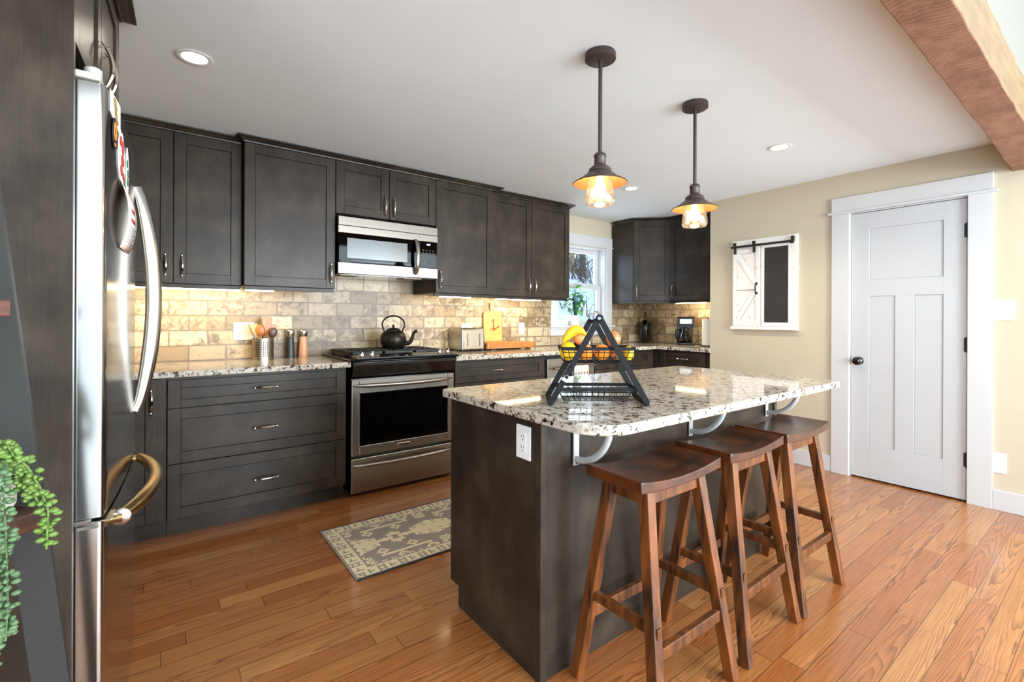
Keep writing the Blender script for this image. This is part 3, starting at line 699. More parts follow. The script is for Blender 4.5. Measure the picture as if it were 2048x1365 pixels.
# panels and cabinet around it
tag(MB().box(-.020, -.001, -.002, .80, 0, 2.300).build('tall_end_panel', 'cab', loc=(FN[0], FN[1], 0), rot=(0, 0, FR), bevel=.001), 'tall dark stained end panel on the near side of the refrigerator', 'panel')
tag(MB().box(FW + .025, FW + .044, .0, .80, 0, 2.300).build('tall_end_panel', 'cab', loc=(FN[0], FN[1], 0), rot=(0, 0, FR), bevel=.001), 'dark end panel on the far side of the refrigerator', 'panel')
oc = thing('wall_cabinet', 'dark two-door cabinet above the refrigerator', 'cabinet', (FN[0], FN[1], 1.815), FR)
MB().box(.001, FW + .023, .018, .78, 0, .452).build('cabinet_box', 'cab', oc)
front(oc, 'door', .001, .386, 0, .445, .352, .095, t=.016); front(oc, 'door', .389, .773, 0, .445, .424, .095, t=.016)
Tm = Matrix.Translation((FN[0], FN[1], 0)) @ Matrix.Rotation(FR, 4, 'Z')
cpz = [(o * 1.1, z) for o, z in CP]
tag(MB().sweep([(-.0, -.001), (FW + .044, -.001), (FW + .045, .5)], [(o, z + .0005) for o, z in cpz]).build('crown_moulding', 'cab', loc=(FN[0], FN[1], 0), rot=(0, 0, FR)), 'dark crown moulding above the refrigerator cabinet', 'moulding')

# papers and magnets on the refrigerator door (local x along door, y out of it)
def on_fridge(name, label, cat):
    return thing(name, label, cat, (FN[0], FN[1], 0), FR)
def patch(m, poly, lift=.001):
    # poly of (x,z): prism following the door surface
    n = len(poly); vs = [(x, fsurf(x) - lift, z) for x, z in poly] + [(x, fsurf(x) - lift + .0008, z) for x, z in poly]
    m.add(vs, [tuple(range(n)), tuple(reversed(range(n, 2 * n)))] + [(i, (i + 1) % n, n + (i + 1) % n, n + i) for i in range(n)])
    return m
def oval(cx, cz, rx, rz, n=20): return [(cx + rx * math.cos(2 * math.pi * i / n), cz + rz * math.sin(2 * math.pi * i / n)) for i in range(n)]
o = on_fridge('photo_card', 'white card with gold print at the top of the refrigerator door', 'card')
patch(MB(), [(.058, 1.690), (.200, 1.672), (.200, 1.752), (.150, 1.750), (.058, 1.744)], .0015).build('card_sheet', 'paper', o)
m = MB()
for x, z in ((.115, 1.735), (.125, 1.722), (.13, 1.707), (.145, 1.693)): patch(m, oval(x, z, .018, .008, 10), .0026)
m.build('card_print', 'gold', o)
o = on_fridge('round_magnet', 'navy magnet with orange oval ring and dot', 'magnet')
patch(MB(), oval(.112, 1.652, .034, .040), .003).build('magnet_base', 'navy', o)
m = MB(); ring = []
for i in range(20):
    a = 2 * math.pi * i / 20; b = 2 * math.pi * (i + 1) / 20
    patch(m, [(.112 + .008 * math.cos(a), 1.658 + .012 * math.sin(a)), (.112 + .018 * math.cos(a), 1.658 + .023 * math.sin(a)), (.112 + .018 * math.cos(b), 1.658 + .023 * math.sin(b)), (.112 + .008 * math.cos(b), 1.658 + .012 * math.sin(b))], .004)
patch(m, oval(.112, 1.624, .010, .005, 12), .004)
m.build('magnet_mark', 'orange_p', o)
random.seed(3)
def blob(cx, cz, rx, rz, n=26, j=.18): return [(cx + rx * (1 + random.uniform(-j, j)) * math.cos(2 * math.pi * i / n), cz + rz * (1 + random.uniform(-j, j)) * math.sin(2 * math.pi * i / n)) for i in range(n)]
o = on_fridge('paper_decoration', 'large red and white cut paper decoration on the refrigerator', 'decoration')
patch(MB(), blob(.225, 1.622, .062, .072, j=.10), .0015).build('paper_shape', 'paper', o)
m = MB()
for x, z, a, b in ((.205, 1.662, .018, .014), (.24, 1.652, .018, .018), (.235, 1.617, .024, .016), (.215, 1.587, .02, .014), (.25, 1.577, .018, .012)): patch(m, blob(x, z, a, b, 12), .0028)
m.build('red_print', 'red', o)
o = on_fridge('paper_decoration', 'small green and white cut paper decoration beside the larger red one', 'decoration')
patch(MB(), blob(.345, 1.615, .038, .065, j=.10), .0015).build('paper_shape', 'paper', o)
m = MB()
for x, z in ((.335, 1.635), (.35, 1.61), (.345, 1.585)): patch(m, blob(x, z, .017, .012, 12), .0028)
m.build('green_print', 'green', o)
# bowed brochure hanging from the door
o = on_fridge('paper_brochure', 'peach coloured brochure curling off the refrigerator door', 'brochure')
def curl(z, x): 
    t = (z - 1.375) / .180
    return fsurf(x) - .003 - .019 * math.sin(math.pi * max(0, min(1, t))) ** .8
def sheet(mat, x0, x1, z0, z1, lift, name, nz=14):
    m = MB(); vs = []; fs = []
    for i in range(nz + 1):
        z = z0 + (z1 - z0) * i / nz
        for x in (x0, x1): vs.append((x, curl(z, x) - lift, z))
    for i in range(nz): fs.append((2 * i, 2 * i + 1, 2 * i + 3, 2 * i + 2))
    m.add(vs, fs, True); return m.build(name, mat, o, solid=.0006)
sheet('pinkpaper', .18, .36, 1.375, 1.555, 0, 'paper_sheet')
sheet('paper', .20, .35, 1.388, 1.520, .001, 'white_panel')
for i in range(7): sheet('grayink', .215, .335 - .03 * (i % 2), 1.396 + i * .007, 1.3985 + i * .007, .0018, 'text_lines', 1)
sheet('red', .22, .30, 1.452, 1.462, .0018, 'red_heading', 1); sheet('red', .23, .29, 1.478, 1.490, .0018, 'red_heading', 1)

# ------------------------------------------------------------------ island
IX0, IX1, IY0, IY1 = .996, 2.63, 1.166, 1.752
isl = thing('kitchen_island', 'dark stained kitchen island base with plain panels', 'kitchen island', (IX0, IY0, 0))
w_, d_ = IX1 - IX0, IY1 - IY0
m = MB(); m.box(.004, w_ - .004, .004, d_, .085, .858); m.box(.004, w_ - .004, .004, d_ - .066, 0, .085); m.build('island_body', 'cab', isl, bevel=.001)
m = MB(); m.box(-.0, .004, .022, d_, .085, .857); m.box(0, .004, .022, d_ - .066, 0, .085); m.build('end_panel', 'cab', isl)
MB().box(-.006, .022, -.006, .022, 0, .857).build('corner_post', 'cab', isl, bevel=.002)
MB().box(w_ - .022, w_ + .006, -.006, .022, 0, .857).build('corner_post', 'cab', isl, bevel=.002)
# cooking-side doors
for i in range(3):
    f_ = front(isl, 'door', .02 + i * .53, .02 + i * .53 + .525, .1, .85, .49, .68); f_.location = (w_, d_ + .021, 0); f_.rotation_euler = (0, 0, R(180))
def rounded(x0, x1, y0, y1, rs, n=8):
    out = []
    for (cx, cy, a0), r in zip(((x0, y0, 180), (x1, y0, 270), (x1, y1, 0), (x0, y1, 90)), rs):
        ox = cx + (r if cx == x0 else -r); oy = cy + (r if cy == y0 else -r)
        for i in range(n + 1):
            a = R(a0 + 90 * i / n); out.append((ox + r * math.cos(a), oy + r * math.sin(a)))
    return out
tag(MB().prism(rounded(.955, 2.662, .872, 1.776, (.13, .03, .03, .03)), .8585, .890).build('island_countertop', 'granite', bevel=.005, seg=3), 'large speckled granite top of the island with rounded corner', 'countertop')
for i, (x, lb) in enumerate(((1.150, 'gray curved bracket under the island top at the rounded corner'), (1.838, 'gray curved bracket under the island top above the middle stool'), (2.526, 'gray curved bracket under the island top at its far end'))):
    b = thing('support_bracket', lb, 'bracket', (x, IY0 - .0005, .858), 0, 'curved brackets holding the island overhang')
    MB().box(-.013, .013, -.006, 0, -.172, -.0005).build('wall_strap', 'bracket', b, bevel=.002)
    MB().box(-.013, .013, -.21, 0, -.0055, -.0005).build('top_strap', 'bracket', b, bevel=.002)
    m = MB(); pts = [(0, -.006 - .150 * math.sin(R(a)), -.006 - .145 * math.cos(R(a))) for a in range(0, 91, 9)]
    m.tube(pts, .0115, 12, up=(1, 0, 0)); m.build('curved_arm', 'bracket', b)
    MB().lathe([(0, 0), (.005, 0), (.004, .003), (0, .003)], (0, -.006, -.163), 12, axis='Y').build('screw', 'chrome', b)

# ------------------------------------------------------------------ outlets and switches
def plate(label, loc, rz, w, h, gangs, name='outlet', cat='outlet', mat='white'):
    r = thing(name, label, cat, loc, rz)
    MB().box(-w / 2, w / 2, -.006, -.0003, -h / 2, h / 2).build('cover_plate', mat, r, bevel=.003)
    for i, g in enumerate(gangs):
        x = (i - (len(gangs) - 1) / 2) * .046
        if g == 'o':
            b = MB().box(x - .0165, x + .0165, -.008, -.006, -.034, .034).build('receptacle', mat, r, bevel=.001)
            m = MB()
            for z in (-.018, .018):
                m.box(x - .007, x - .005, -.0086, -.0079, z - .001, z + .007); m.box(x + .005, x + .007, -.0086, -.0079, z - .001, z + .006); m.box(x - .002, x + .002, -.0086, -.0079, z - .011, z - .007)
            m.build('slots', 'dark', b)
        if g == 's': MB().box(x - .0165, x + .0165, -.009, -.006, -.034, .034).build('rocker', mat, r, bevel=.0015)
        if g == 'b': MB().box(x - .0165, x + .0165, -.007, -.006, -.034, .034).build('blank', mat, r, bevel=.001)
    return r
plate('white double outlet and switch plate left of the utensil holder', (.475, YW - .010, 1.092), 0, .127, .124, 'os', mat='offwhite')
plate('cream outlet partly hidden behind the toaster', (2.265, YW - .010, 1.08), 0, .118, .12, 'ob', mat='offwhite')
plate('small cream outlet right of the upright cutting board', (2.90, YW - .010, 1.085), 0, .072, .118, 'o', mat='offwhite')
plate('white outlet on the near end of the island', (IX0, 1.254, .770), R(-90), .078, .114, 'o')
plate('white double rocker switch on the wall right of the pantry door', (XR, .530, 1.252), R(-90), .132, .124, 'ss', 'light_switch', 'switch')
plate('blank white cover plate low on the wall right of the pantry door', (XR, .541, .295), R(-90), .09, .125, '', 'wall_plate', 'wall plate')

# ------------------------------------------------------------------ stools
def make_stool():
    r = thing('bar_stool', '', 'stool')
    m = MB(); nx, ny = 18, 8; sw, sd_, zt, th = .425, .222, .720, .036
    vs = []; fs = []
    def ztop(x): u = x / (sw / 2); return zt - .020 * (1 - u * u) ** 1.0 - (0)
    for lay in (0, 1):
        for i in range(nx + 1):
            for j in range(ny + 1):
                x = -sw / 2 + sw * i / nx; y = -sd_ / 2 + sd_ * j / ny
                vs.append((x, y, ztop(x) if lay == 0 else zt - .020 * (1 - (x / (sw / 2)) ** 2) * .55 - th))
    q = (nx + 1) * (ny + 1); id_ = lambda l, i, j: l * q + i * (ny + 1) + j
    for i in range(nx):
        for j in range(ny):
            fs.append((id_(0, i, j), id_(0, i + 1, j), id_(0, i + 1, j + 1), id_(0, i, j + 1))); fs.append((id_(1, i, j), id_(1, i, j + 1), id_(1, i + 1, j + 1), id_(1, i + 1, j)))
        fs.append((id_(0, i, 0), id_(1, i, 0), id_(1, i + 1, 0), id_(0, i + 1, 0))); fs.append((id_(0, i, ny), id_(0, i + 1, ny), id_(1, i + 1, ny), id_(1, i, ny)))
    for j in range(ny):
        fs.append((id_(0, 0, j), id_(0, 0, j + 1), id_(1, 0, j + 1), id_(1, 0, j))); fs.append((id_(0, nx, j), id_(1, nx, j), id_(1, nx, j + 1), id_(0, nx, j + 1)))
    m.add(vs, fs, True); m.build('seat', 'stool', r, bevel=.003, angle=35)
    top = {}; bot = {}
    for sx in (-1, 1):
        for sy in (-1, 1):
            a = Vector((sx * .135, sy * .068, .670)); b = Vector((sx * .198, sy * .160, 0)); top[sx, sy] = a; bot[sx, sy] = b
            MB().bar(b, a, .036, .036, (0, 1, 0), .038, .038).build('leg', 'stoolleg', r, bevel=.003)
    def at(sx, sy, z): t = z / .670; return bot[sx, sy].lerp(top[sx, sy], t)
    for sy in (-1, 1): MB().bar(at(-1, sy, .648) + Vector((0, 0, .0)), at(1, sy, .648), .020, .042, (0, 0, 1)).build('apron', 'stoolleg', r, bevel=.002)
    for sx in (-1, 1): MB().bar(at(sx, -1, .648), at(sx, 1, .648), .020, .042, (0, 0, 1)).build('apron', 'stoolleg', r, bevel=.002)
    for sy in (-1, 1):
        a, b = at(-1, sy, .215), at(1, sy, .215); MB().bar(a, b, .020, .036, (0, 0, 1)).build('foot_rail', 'stoolleg', r, bevel=.002)
    for sx in (-1, 1):
        a, b = at(sx, -1, .285), at(sx, 1, .285); e = (b - a).normalized() * .023; MB().bar(a - e, b + e, .020, .030, (0, 0, 1)).build('side_rail', 'stoolleg', r, bevel=.002)
    return r
s0 = make_stool()
spots = [(1.322, .967, 0, 'dark walnut saddle bar stool nearest the camera, below the rounded island corner'), (1.812, .972, .02, 'middle of the three dark walnut saddle stools at the island'), (2.266, .973, 0, 'dark walnut saddle stool farthest along the island, nearest the white door')]
for i, (x, y, a, lb) in enumerate(spots):
    s_ = s0 if i == 0 else copy_tree(s0)
    s_.location = (x, y, 0); s_.rotation_euler = (0, 0, a); s_['label'] = lb; s_['group'] = 'saddle stools along the island'

# ------------------------------------------------------------------ pendants and downlights
def make_pendant():
    r = thing('pendant_light', '', 'pendant light')
    MB().lathe([(0, 0), (.062, 0), (.064, -.004), (.064, -.026), (.058, -.030), (0, -.030)], seg=36).build('canopy', 'bronze', r)
    for s in (-1, 1): MB().ball((s * .034, -.0, -.032), .004).build('canopy_screw', 'bronze', r)
    MB().tube([(0, 0, -.03), (0, 0, -.425)], .0085, 14).build('stem', 'bronze', r)
    MB().lathe([(0, -.415), (.016, -.417), (.025, -.425), (.0265, -.434), (.0235, -.438), (.0245, -.468), (.030, -.473), (.044, -.484), (.048, -.494), (.048, -.505), (0, -.505)], seg=36).build('socket_cap', 'bronze', r)
    sh = MB(); sh.lathe([(.044, -.494), (.054, -.506), (.080, -.526), (.110, -.543), (.114, -.546)], seg=48, cap=False); sh.build('shade', 'bronze', r, solid=.0015)
    sh = MB(); sh.lathe([(.042, -.499), (.0525, -.5095), (.079, -.5295), (.1115, -.5475)], seg=48, cap=False); sh.build('shade_lining', 'bronzein', r)
    MB().lathe([(.047, -.506), (.050, -.53), (.056, -.57), (.0615, -.61), (.0615, -.625), (.054, -.637), (.044, -.638), (.038, -.634)], seg=40, cap=False).build('glass_jar', 'jar', r, solid=.002)
    MB().ball((0, 0, -.572), .024, (1, 1, 1.5)).lathe([(.013, -.50), (.015, -.545)], seg=16).build('bulb', 'bulb', r)
    return r
p0 = make_pendant()
for i, (x, y, lb) in enumerate(((1.487, 1.368, 'dark bronze pendant light nearer the camera, hanging over the island'), (2.222, 1.388, 'dark bronze pendant light farther away, nearer the wall chalkboard'))):
    p_ = p0 if i == 0 else copy_tree(p0)
    p_.location = (x, y, CZ); p_['label'] = lb; p_['group'] = 'pendant lights over the island'
    a = lamp('pendant_glow', 'POINT', (0, 0, -.572), (0, 0, 0), 8, WARM, shadow_soft_size=.03); a.parent = p_
def make_down():
    r = thing('recessed_downlight', '', 'ceiling light')
    MB().lathe([(.045, .0), (.066, -.001), (.070, -.003), (.066, -.005), (.050, -.005), (.045, -.001)], seg=40, cap=False).build('trim_ring', 'white', r)
    MB().lathe([(0, -.003), (.049, -.003), (.049, -.001), (0, -.001)], seg=36).build('lens', 'down', r)
    return r
d0 = make_down()
for i, (x, y, lb) in enumerate(((.124, 2.44, 'recessed downlight in the ceiling above the refrigerator side, at left'), (3.22, 1.405, 'recessed downlight in the ceiling in front of the white pantry door'), (3.24, 2.62, 'recessed downlight in the ceiling seen just right of the nearer pendant'))):
    q_ = d0 if i == 0 else copy_tree(d0)
    q_.location = (x, y, CZ); q_['label'] = lb; q_['group'] = 'recessed ceiling downlights'
    a = lamp('downlight_beam', 'SPOT', (0, 0, -.012), (0, 0, 0), 16, (1.0, .90, .74), spot_size=R(140), spot_blend=.6, shadow_soft_size=.05); a.parent = q_

# ------------------------------------------------------------------ ceiling beam
m = MB(); nx = 60; vs = []; fs = []
random.seed(11)
x0_, x1_ = -3.0, XR - .001
for i in range(nx + 1):
    x = x0_ + (x1_ - x0_) * i / nx; j = lambda a: random.uniform(-a, a)
    n1 = -.020 if 0.0 and i % 13 == 5 else 0
    ya = .326 + j(.003); yb_ = .444 + .031 * (i / nx) ** 3 * 1 + j(.003)
    vs += [(x, ya, 2.108 + j(.002)), (x, yb_, 2.108 + j(.002)), (x, yb_, 2.3049), (x, ya, 2.31)]
for i in range(nx):
    for k in range(4): fs.append((i * 4 + k, i * 4 + (k + 1) % 4, (i + 1) * 4 + (k + 1) % 4, (i + 1) * 4 + k))
fs.append((0, 3, 2, 1)); fs.append(tuple(nx * 4 + k for k in (0, 1, 2, 3)))
m.add(vs, fs); m.mi = [1 if (i % 4 == 3 and i < nx * 4) else 0 for i in range(len(fs))]
M['beamside'] = mat_wood('pale planed timber', '5C4526', '745A38', (2, 20, 20), .7, 1.5, 0)
tag(m.build('ceiling_beam', ['beam', 'beamside'], bevel=.004), 'rough sawn reddish brown timber beam across the ceiling at upper right', 'beam')

# ------------------------------------------------------------------ chalkboard with sliding barn door
cb = thing('barn_door_chalkboard', 'distressed white framed chalkboard with sliding barn door on the beige wall', 'chalkboard', (XR, 2.238, 1.105), R(-90))
cw, ch = .552, .79
dist = NT('distressed white paint'); f1 = dist.noise(dist.mapp(dist.obj(), (8, 8, 3)), 9, 5, .75); 
dist.bump(f1, .2, .001); M['dist'] = dist.fin(dist.mix(dist.ramp(f1, [(.60, 0.0), (.64, .7)]), lin('EDE8E0'), lin('8A7F74')), .55)
m = MB(); m.box(.004, cw - .004, -.018, -.0005, .02, ch); m.build('back_frame', 'dist', cb, bevel=.002)
m = MB(); m.box(.262, .282, -.026, -.018, .022, .70); m.box(.478, .545, -.026, -.018, .022, ch - .004); m.box(.282, .478, -.026, -.018, .022, .055); m.box(.262, .478, -.026, -.018, .70, .745); m.box(.004, .478, -.026, -.018, .745, ch - .004)
m.build('window_frame', 'dist', cb, bevel=.002)
MB().box(.282, .478, -.020, -.0182, .055, .70).build('slate_board', 'chalk', cb)
MB().box(-.006, cw, -.045, -.0005, -.008, .020).build('ledge', 'dist', cb, bevel=.002)
m = MB(); dz0, dz1 = .022, .705; m.box(.014, .250, -.034, -.0265, dz0, dz1); m.box(.014, .046, -.040, -.034, dz0, dz1); m.box(.218, .250, -.040, -.034, dz0, dz1); m.box(.046, .218, -.040, -.034, dz0, dz0 + .04); m.box(.046, .218, -.040, -.034, dz1 - .04, dz1); m.box(.046, .218, -.040, -.034, .345, .385)
m.bar((.05, -.0365, dz1 - .045), (.214, -.0365, .39), .034, .005, (0, 1, 0)); m.bar((.05, -.0365, dz0 + .045), (.214, -.0365, .34), .034, .005, (0, 1, 0))
sdr = m.build('sliding_door', 'dist', cb, bevel=.0012)
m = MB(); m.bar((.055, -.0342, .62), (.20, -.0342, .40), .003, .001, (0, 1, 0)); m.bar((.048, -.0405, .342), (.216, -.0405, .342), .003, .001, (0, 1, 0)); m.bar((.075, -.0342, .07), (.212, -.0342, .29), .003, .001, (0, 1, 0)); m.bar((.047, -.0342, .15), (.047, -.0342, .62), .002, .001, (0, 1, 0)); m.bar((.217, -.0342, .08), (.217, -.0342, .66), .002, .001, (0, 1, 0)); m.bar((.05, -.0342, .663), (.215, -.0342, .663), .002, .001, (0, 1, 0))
m.build('brace_shade_lines', plain('brown brace shade', '6E6258', .8), sdr)  # thin brown strips standing in for the shade along the braces
m = MB(); m.box(.0, .53, -.052, -.046, .720, .738)
for x in (.01, .51): m.box(x, x + .014, -.046, -.026, .722, .736)
m.box(.505, .53, -.056, -.046, .71, .722); m.box(.51, .528, -.054, -.026, .736, .772); m.build('rail', 'iron', cb)
for x in (.03, .20): MB().box(x, x + .018, -.056, -.0405, .668, .722).box(x - .004, x + .022, -.060, -.0525, .728, .768).build('roller_hanger', 'iron', cb)
MB().tube([(.226, -.041, .315), (.226, -.062, .32), (.226, -.062, .385), (.226, -.041, .39)], .0062, 8).box(.218, .235, -.046, -.040, .30, .322).box(.218, .235, -.046, -.040, .383, .405).build('pull_handle', 'iron', cb)

# ------------------------------------------------------------------ kettle
kt = thing('kettle', 'black cast iron kettle with arched handle on the stove grate', 'kettle', (1.452, 3.455, .9525), R(-37))
MB().lathe([(0, 0), (.066, 0), (.078, .006), (.092, .03), (.099, .062), (.097, .09), (.084, .118), (.066, .132), (.054, .136), (0, .136)], seg=40).build('kettle_body', 'kettle', kt)
MB().lathe([(.058, .136), (.057, .141), (.045, .150), (.025, .157), (.010, .159), (.006, .164), (.012, .170), (.012, .175), (.005, .181), (0, .185)], seg=32).build('lid', 'kettle', kt)
MB().tube([(.088, 0, .042), (.115, 0, .040), (.135, 0, .055), (.146, 0, .085), (.156, 0, .118), (.168, 0, .130), (.184, 0, .133)], [.022, .018, .015, .013, .0115, .0115, .013], 14).build('spout', 'kettle', kt)
pts = []
for i in range(25):
    a = R(-28 + 236 * i / 24); pts.append((.086 * math.cos(a), 0, .182 + .068 * math.sin(a)))
MB().tube([(.068, 0, .125)] + pts + [(-.068, 0, .125)], .0062, 10, up=(0, 1, 0)).build('handle', 'kettle', kt)

# ------------------------------------------------------------------ toaster
to = thing('toaster', 'four-slice brushed steel toaster on the counter', 'toaster', (2.066, 3.455, ZC))
MB().box(0, .236, .006, .232, .012, .196).build('toaster_shell', 'steel', to, bevel=.014, seg=4)
MB().box(.016, .220, -.001, .008, .02, .186).build('front_plate', 'chrome', to, bevel=.004)
for x in (.055, .178):
    MB().box(x - .0025, x + .0025, -.003, .0, .045, .155).build('lever_slot', 'dark', to)
    MB().box(x - .012, x + .012, -.016, -.002, .125, .137).build('lever', 'chrome', to, bevel=.002)
for x in (.04, .085, .13, .175): MB().box(x, x + .022, .03, .205, .1955, .1975).build('bread_slot', 'dark', to)
for x in (.01, .205):
    for y in (.02, .20): MB().box(x, x + .022, y, y + .022, 0, .013).build('foot', 'rubber', to)

# ------------------------------------------------------------------ boards
rb = thing('raised_serving_board', 'thick honey-coloured wooden serving board on short feet', 'board', (2.322, 3.458, ZC))
MB().prism(rounded(0, .552, 0, .225, (.02, .02, .02, .02), 4), .014, .066).build('board_top', 'board2', rb, bevel=.003)
for x in (.07, .47):
    for y in (.03, .18): MB().box(x, x + .05, y, y + .02, 0, .0142).build('foot', 'spoon2', rb)
ub = thing('cutting_board', 'upright bamboo paddle board with a burned brown mark, leaning on the tiles', 'cutting board', (2.432, 3.665, .967)); ub.rotation_euler = (R(-4), 0, 0)
out = [(.008, 0), (.198, 0), (.206, .008), (.206, .262), (.188, .282), (.128, .288), (.122, .30), (.124, .355), (.116, .366), (.088, .366), (.080, .355), (.082, .30), (.076, .288), (.018, .282), (0, .262), (0, .008)]
MB().prism(out, .0, .016, 'Y').build('paddle', 'board', ub, bevel=.003)
MB().lathe([(0, 0), (.006, 0), (.006, .0012), (0, .0012)], (.102, 0, .345), 14, axis='Y').build('hanging_hole', 'spoon2', ub)
mk = [(.050, .088), (.075, .112), (.098, .122), (.100, .092), (.120, .108), (.150, .122), (.176, .135), (.180, .152), (.165, .148), (.128, .128), (.118, .132), (.114, .175), (.124, .205), (.118, .215), (.098, .208), (.082, .202), (.098, .196), (.103, .165), (.100, .128), (.072, .120)]
MB().prism(mk, -.0008, .0005, 'Y').build('burned_mark', 'brown', ub)

# ------------------------------------------------------------------ utensils, grinders
uh = thing('utensil_holder', 'perforated stainless steel utensil canister', 'utensil holder', (.572, 3.575, ZC))
hx = NT('perforated steel'); s_ = hx.sep(hx.obj()); an = hx.math('ARCTAN2', s_[1], s_[0])
ua = hx.math('MULTIPLY', an, .066 / .0115); vz = hx.math('DIVIDE', s_[2], .0115)
fa = hx.math('SUBTRACT', hx.math('FRACT', ua), .5); fb = hx.math('SUBTRACT', hx.math('FRACT', vz), .5)
dd2 = hx.math('ADD', hx.math('MULTIPLY', fa, fa), hx.math('MULTIPLY', fb, fb)); hole = hx.math('LESS_THAN', dd2, .095)
col = hx.math('MODULO', hx.math('ADD', hx.math('FLOOR', ua), 60.0), 5.0); okc = hx.math('LESS_THAN', col, 2.5)
zz = hx.math('MULTIPLY', hx.math('GREATER_THAN', s_[2], .023), hx.math('LESS_THAN', s_[2], .128))
hm = hx.math('MULTIPLY', hx.math('MULTIPLY', hole, okc), zz)
hx.p.inputs['Metallic'].default_value = 1.0
hx.l(hx.mix(hm, lin('A9A298'), lin('060606')), hx.p.inputs['Base Color']); hx.l(hx.math('ADD', hx.math('MULTIPLY', hm, .5), .34), hx.p.inputs['Roughness'])
MB().lathe([(0, 0), (.066, 0), (.066, .147), (.0635, .147), (.0635, .004), (0, .004)], seg=48).build('canister', hx.m, uh)
def utensil(name, label, dx, dy, lean, L, kind, mat, rz=0):
    r = thing(name, label, 'utensil', (.572 + dx, 3.575 + dy, ZC + .006), rz); r.rotation_euler = (lean[1], lean[0], rz)
    r['group'] = 'kitchen utensils in the steel canister'
    MB().tube([(0, 0, 0), (0, 0, L * .7)], [.005, .006], 10).build('utensil_handle', mat, r)
    m = MB()
    if kind == 'spoon': m.ball((0, 0, L * .84), 1, (.026, .008, L * .17), 18, 12)
    if kind == 'spatula': m.prism([(-.010, L * .62), (.010, L * .62), (.028, L * .76), (.030, L * .96), (.022, L), (-.024, L * .99), (-.03, L * .94), (-.028, L * .76)], -.004, .004, 'Y')
    if kind == 'tongs': m.tube([(0, 0, L * .6), (.0, 0, L)], [.007, .006], 8, flat=.4)
    m.build('utensil_head', mat, r, bevel=.002 if kind == 'spatula' else 0)
utensil('wooden_spatula', 'tallest wooden spatula in the steel canister', .005, .012, (.10, -.05), .285, 'spatula', 'spoon')
utensil('wooden_spoon', 'orange-brown wooden spoon at the front of the canister', -.012, -.022, (-.02, .0), .232, 'spoon', 'spoon')
utensil('wooden_spoon', 'dark brown wooden spoon in the canister', .022, -.012, (.20, .03), .215, 'spoon', 'spoon2')
utensil('wooden_spatula', 'pale yellow spatula leaning left in the canister', .008, .010, (-.28, -.02), .245, 'spatula', 'board')
utensil('wooden_spatula', 'wide slotted wooden spatula behind the dark spoon', .018, .020, (.22, -.06), .240, 'spatula', 'board2')
utensil('wooden_spoon', 'narrow wooden spoon leaning farthest right in the canister', -.012, .002, (.36, .02), .250, 'spoon', 'spoon2', 1.3)
utensil('metal_tongs', 'gray metal utensil leaning farthest left in the canister', .016, -.006, (-.42, .0), .265, 'tongs', 'steel')
for x, mt, lb in ((.760, 'pepper', 'tall pepper grinder with black peppercorns and steel cap'), (.848, 'salt', 'tall salt grinder with pink salt and steel cap')):
    r = thing('spice_grinder', lb, 'grinder', (x, 3.655, ZC), 0, 'matching spice grinders')
    MB().lathe([(0, 0), (.031, 0), (.032, .01), (.029, .06), (.025, .12), (.0245, .150), (0, .150)], seg=28).build('grinder_body', mt, r)
    MB().lathe([(.026, .150), (.0275, .152), (.029, .185), (.0285, .196), (.026, .199), (0, .199)], seg=28).build('grinder_cap', 'steel', r)

# ------------------------------------------------------------------ coffee corner
cm = thing('coffee_maker', 'black drip coffee maker with glass carafe', 'coffee maker', (4.66, 3.02, ZC), R(-52))
MB().box(-.085, .085, -.10, .10, 0, .03).build('base', 'black', cm, bevel=.008)
MB().box(-.083, .083, .04, .10, .03, .30).build('water_tank', 'black', cm, bevel=.006)
MB().box(-.085, .085, -.09, .10, .215, .30).build('brew_head', 'black', cm, bevel=.01)
MB().box(-.062, .062, -.093, -.089, .235, .285).build('steel_band', 'steel', cm)
MB().box(-.088, .088, -.09, .10, .300, .312).build('lid', 'black', cm, bevel=.004)
MB().lathe([(0, .032), (.055, .032), (.066, .045), (.070, .08), (.064, .12), (.050, .15), (.046, .165)], (0, -.025, 0), 28, cap=False).build('carafe', 'carafe', cm)
MB().lathe([(0, .034), (.053, .034), (.063, .047), (.066, .07), (0, .07)], (0, -.025, 0), 28).build('coffee', 'spoon2', cm)
MB().lathe([(.048, .165), (.050, .168), (.048, .185), (.02, .192), (0, .192)], (0, -.025, 0), 24).build('carafe_lid', 'black', cm)
MB().tube([(-.048, -.03, .165), (-.095, -.03, .16), (-.105, -.03, .13), (-.102, -.03, .085), (-.090, -.03, .065)], .010, 10, flat=.8).build('carafe_handle', 'black', cm)
cord = thing('power_cord', 'black cord looping between coffee maker and paper towels', 'cord', (4.70, 2.93, ZC))
MB().tube([(0, 0, .02), (.02, -.05, .05), (.03, -.11, .085), (.02, -.15, .08), (.0, -.16, .05), (-.03, -.13, .015), (-.02, -.06, .005)], .003, 8).build('cable', 'rubber', cord)
vz_ = thing('decorative_bottle', 'dark glass bottle in a woven black wire net beside the corner', 'bottle', (4.705, 3.59, ZC))
MB().lathe([(0, .002), (.060, .002), (.068, .015), (.068, .20), (.060, .24), (.035, .262), (.018, .275), (.016, .36), (.018, .368), (.014, .37)], seg=28, cap=False).build('bottle_glass', mat_glass('amber bottle glass', '8A7A5E', .02, .9), vz_)
m = MB(); random.seed(5)
for i in range(26):
    a = random.uniform(0, 6.28); z = .03 + .2 * random.random(); pts = []
    for k in range(13):
        t = k / 12 * 2 * math.pi; pts.append((.0705 * math.cos(a + .28 * math.cos(t)), .0705 * math.sin(a + .28 * math.cos(t)), z + .028 * math.sin(t)))
    m.tube(pts[:-1], .003, 5, closed=True)
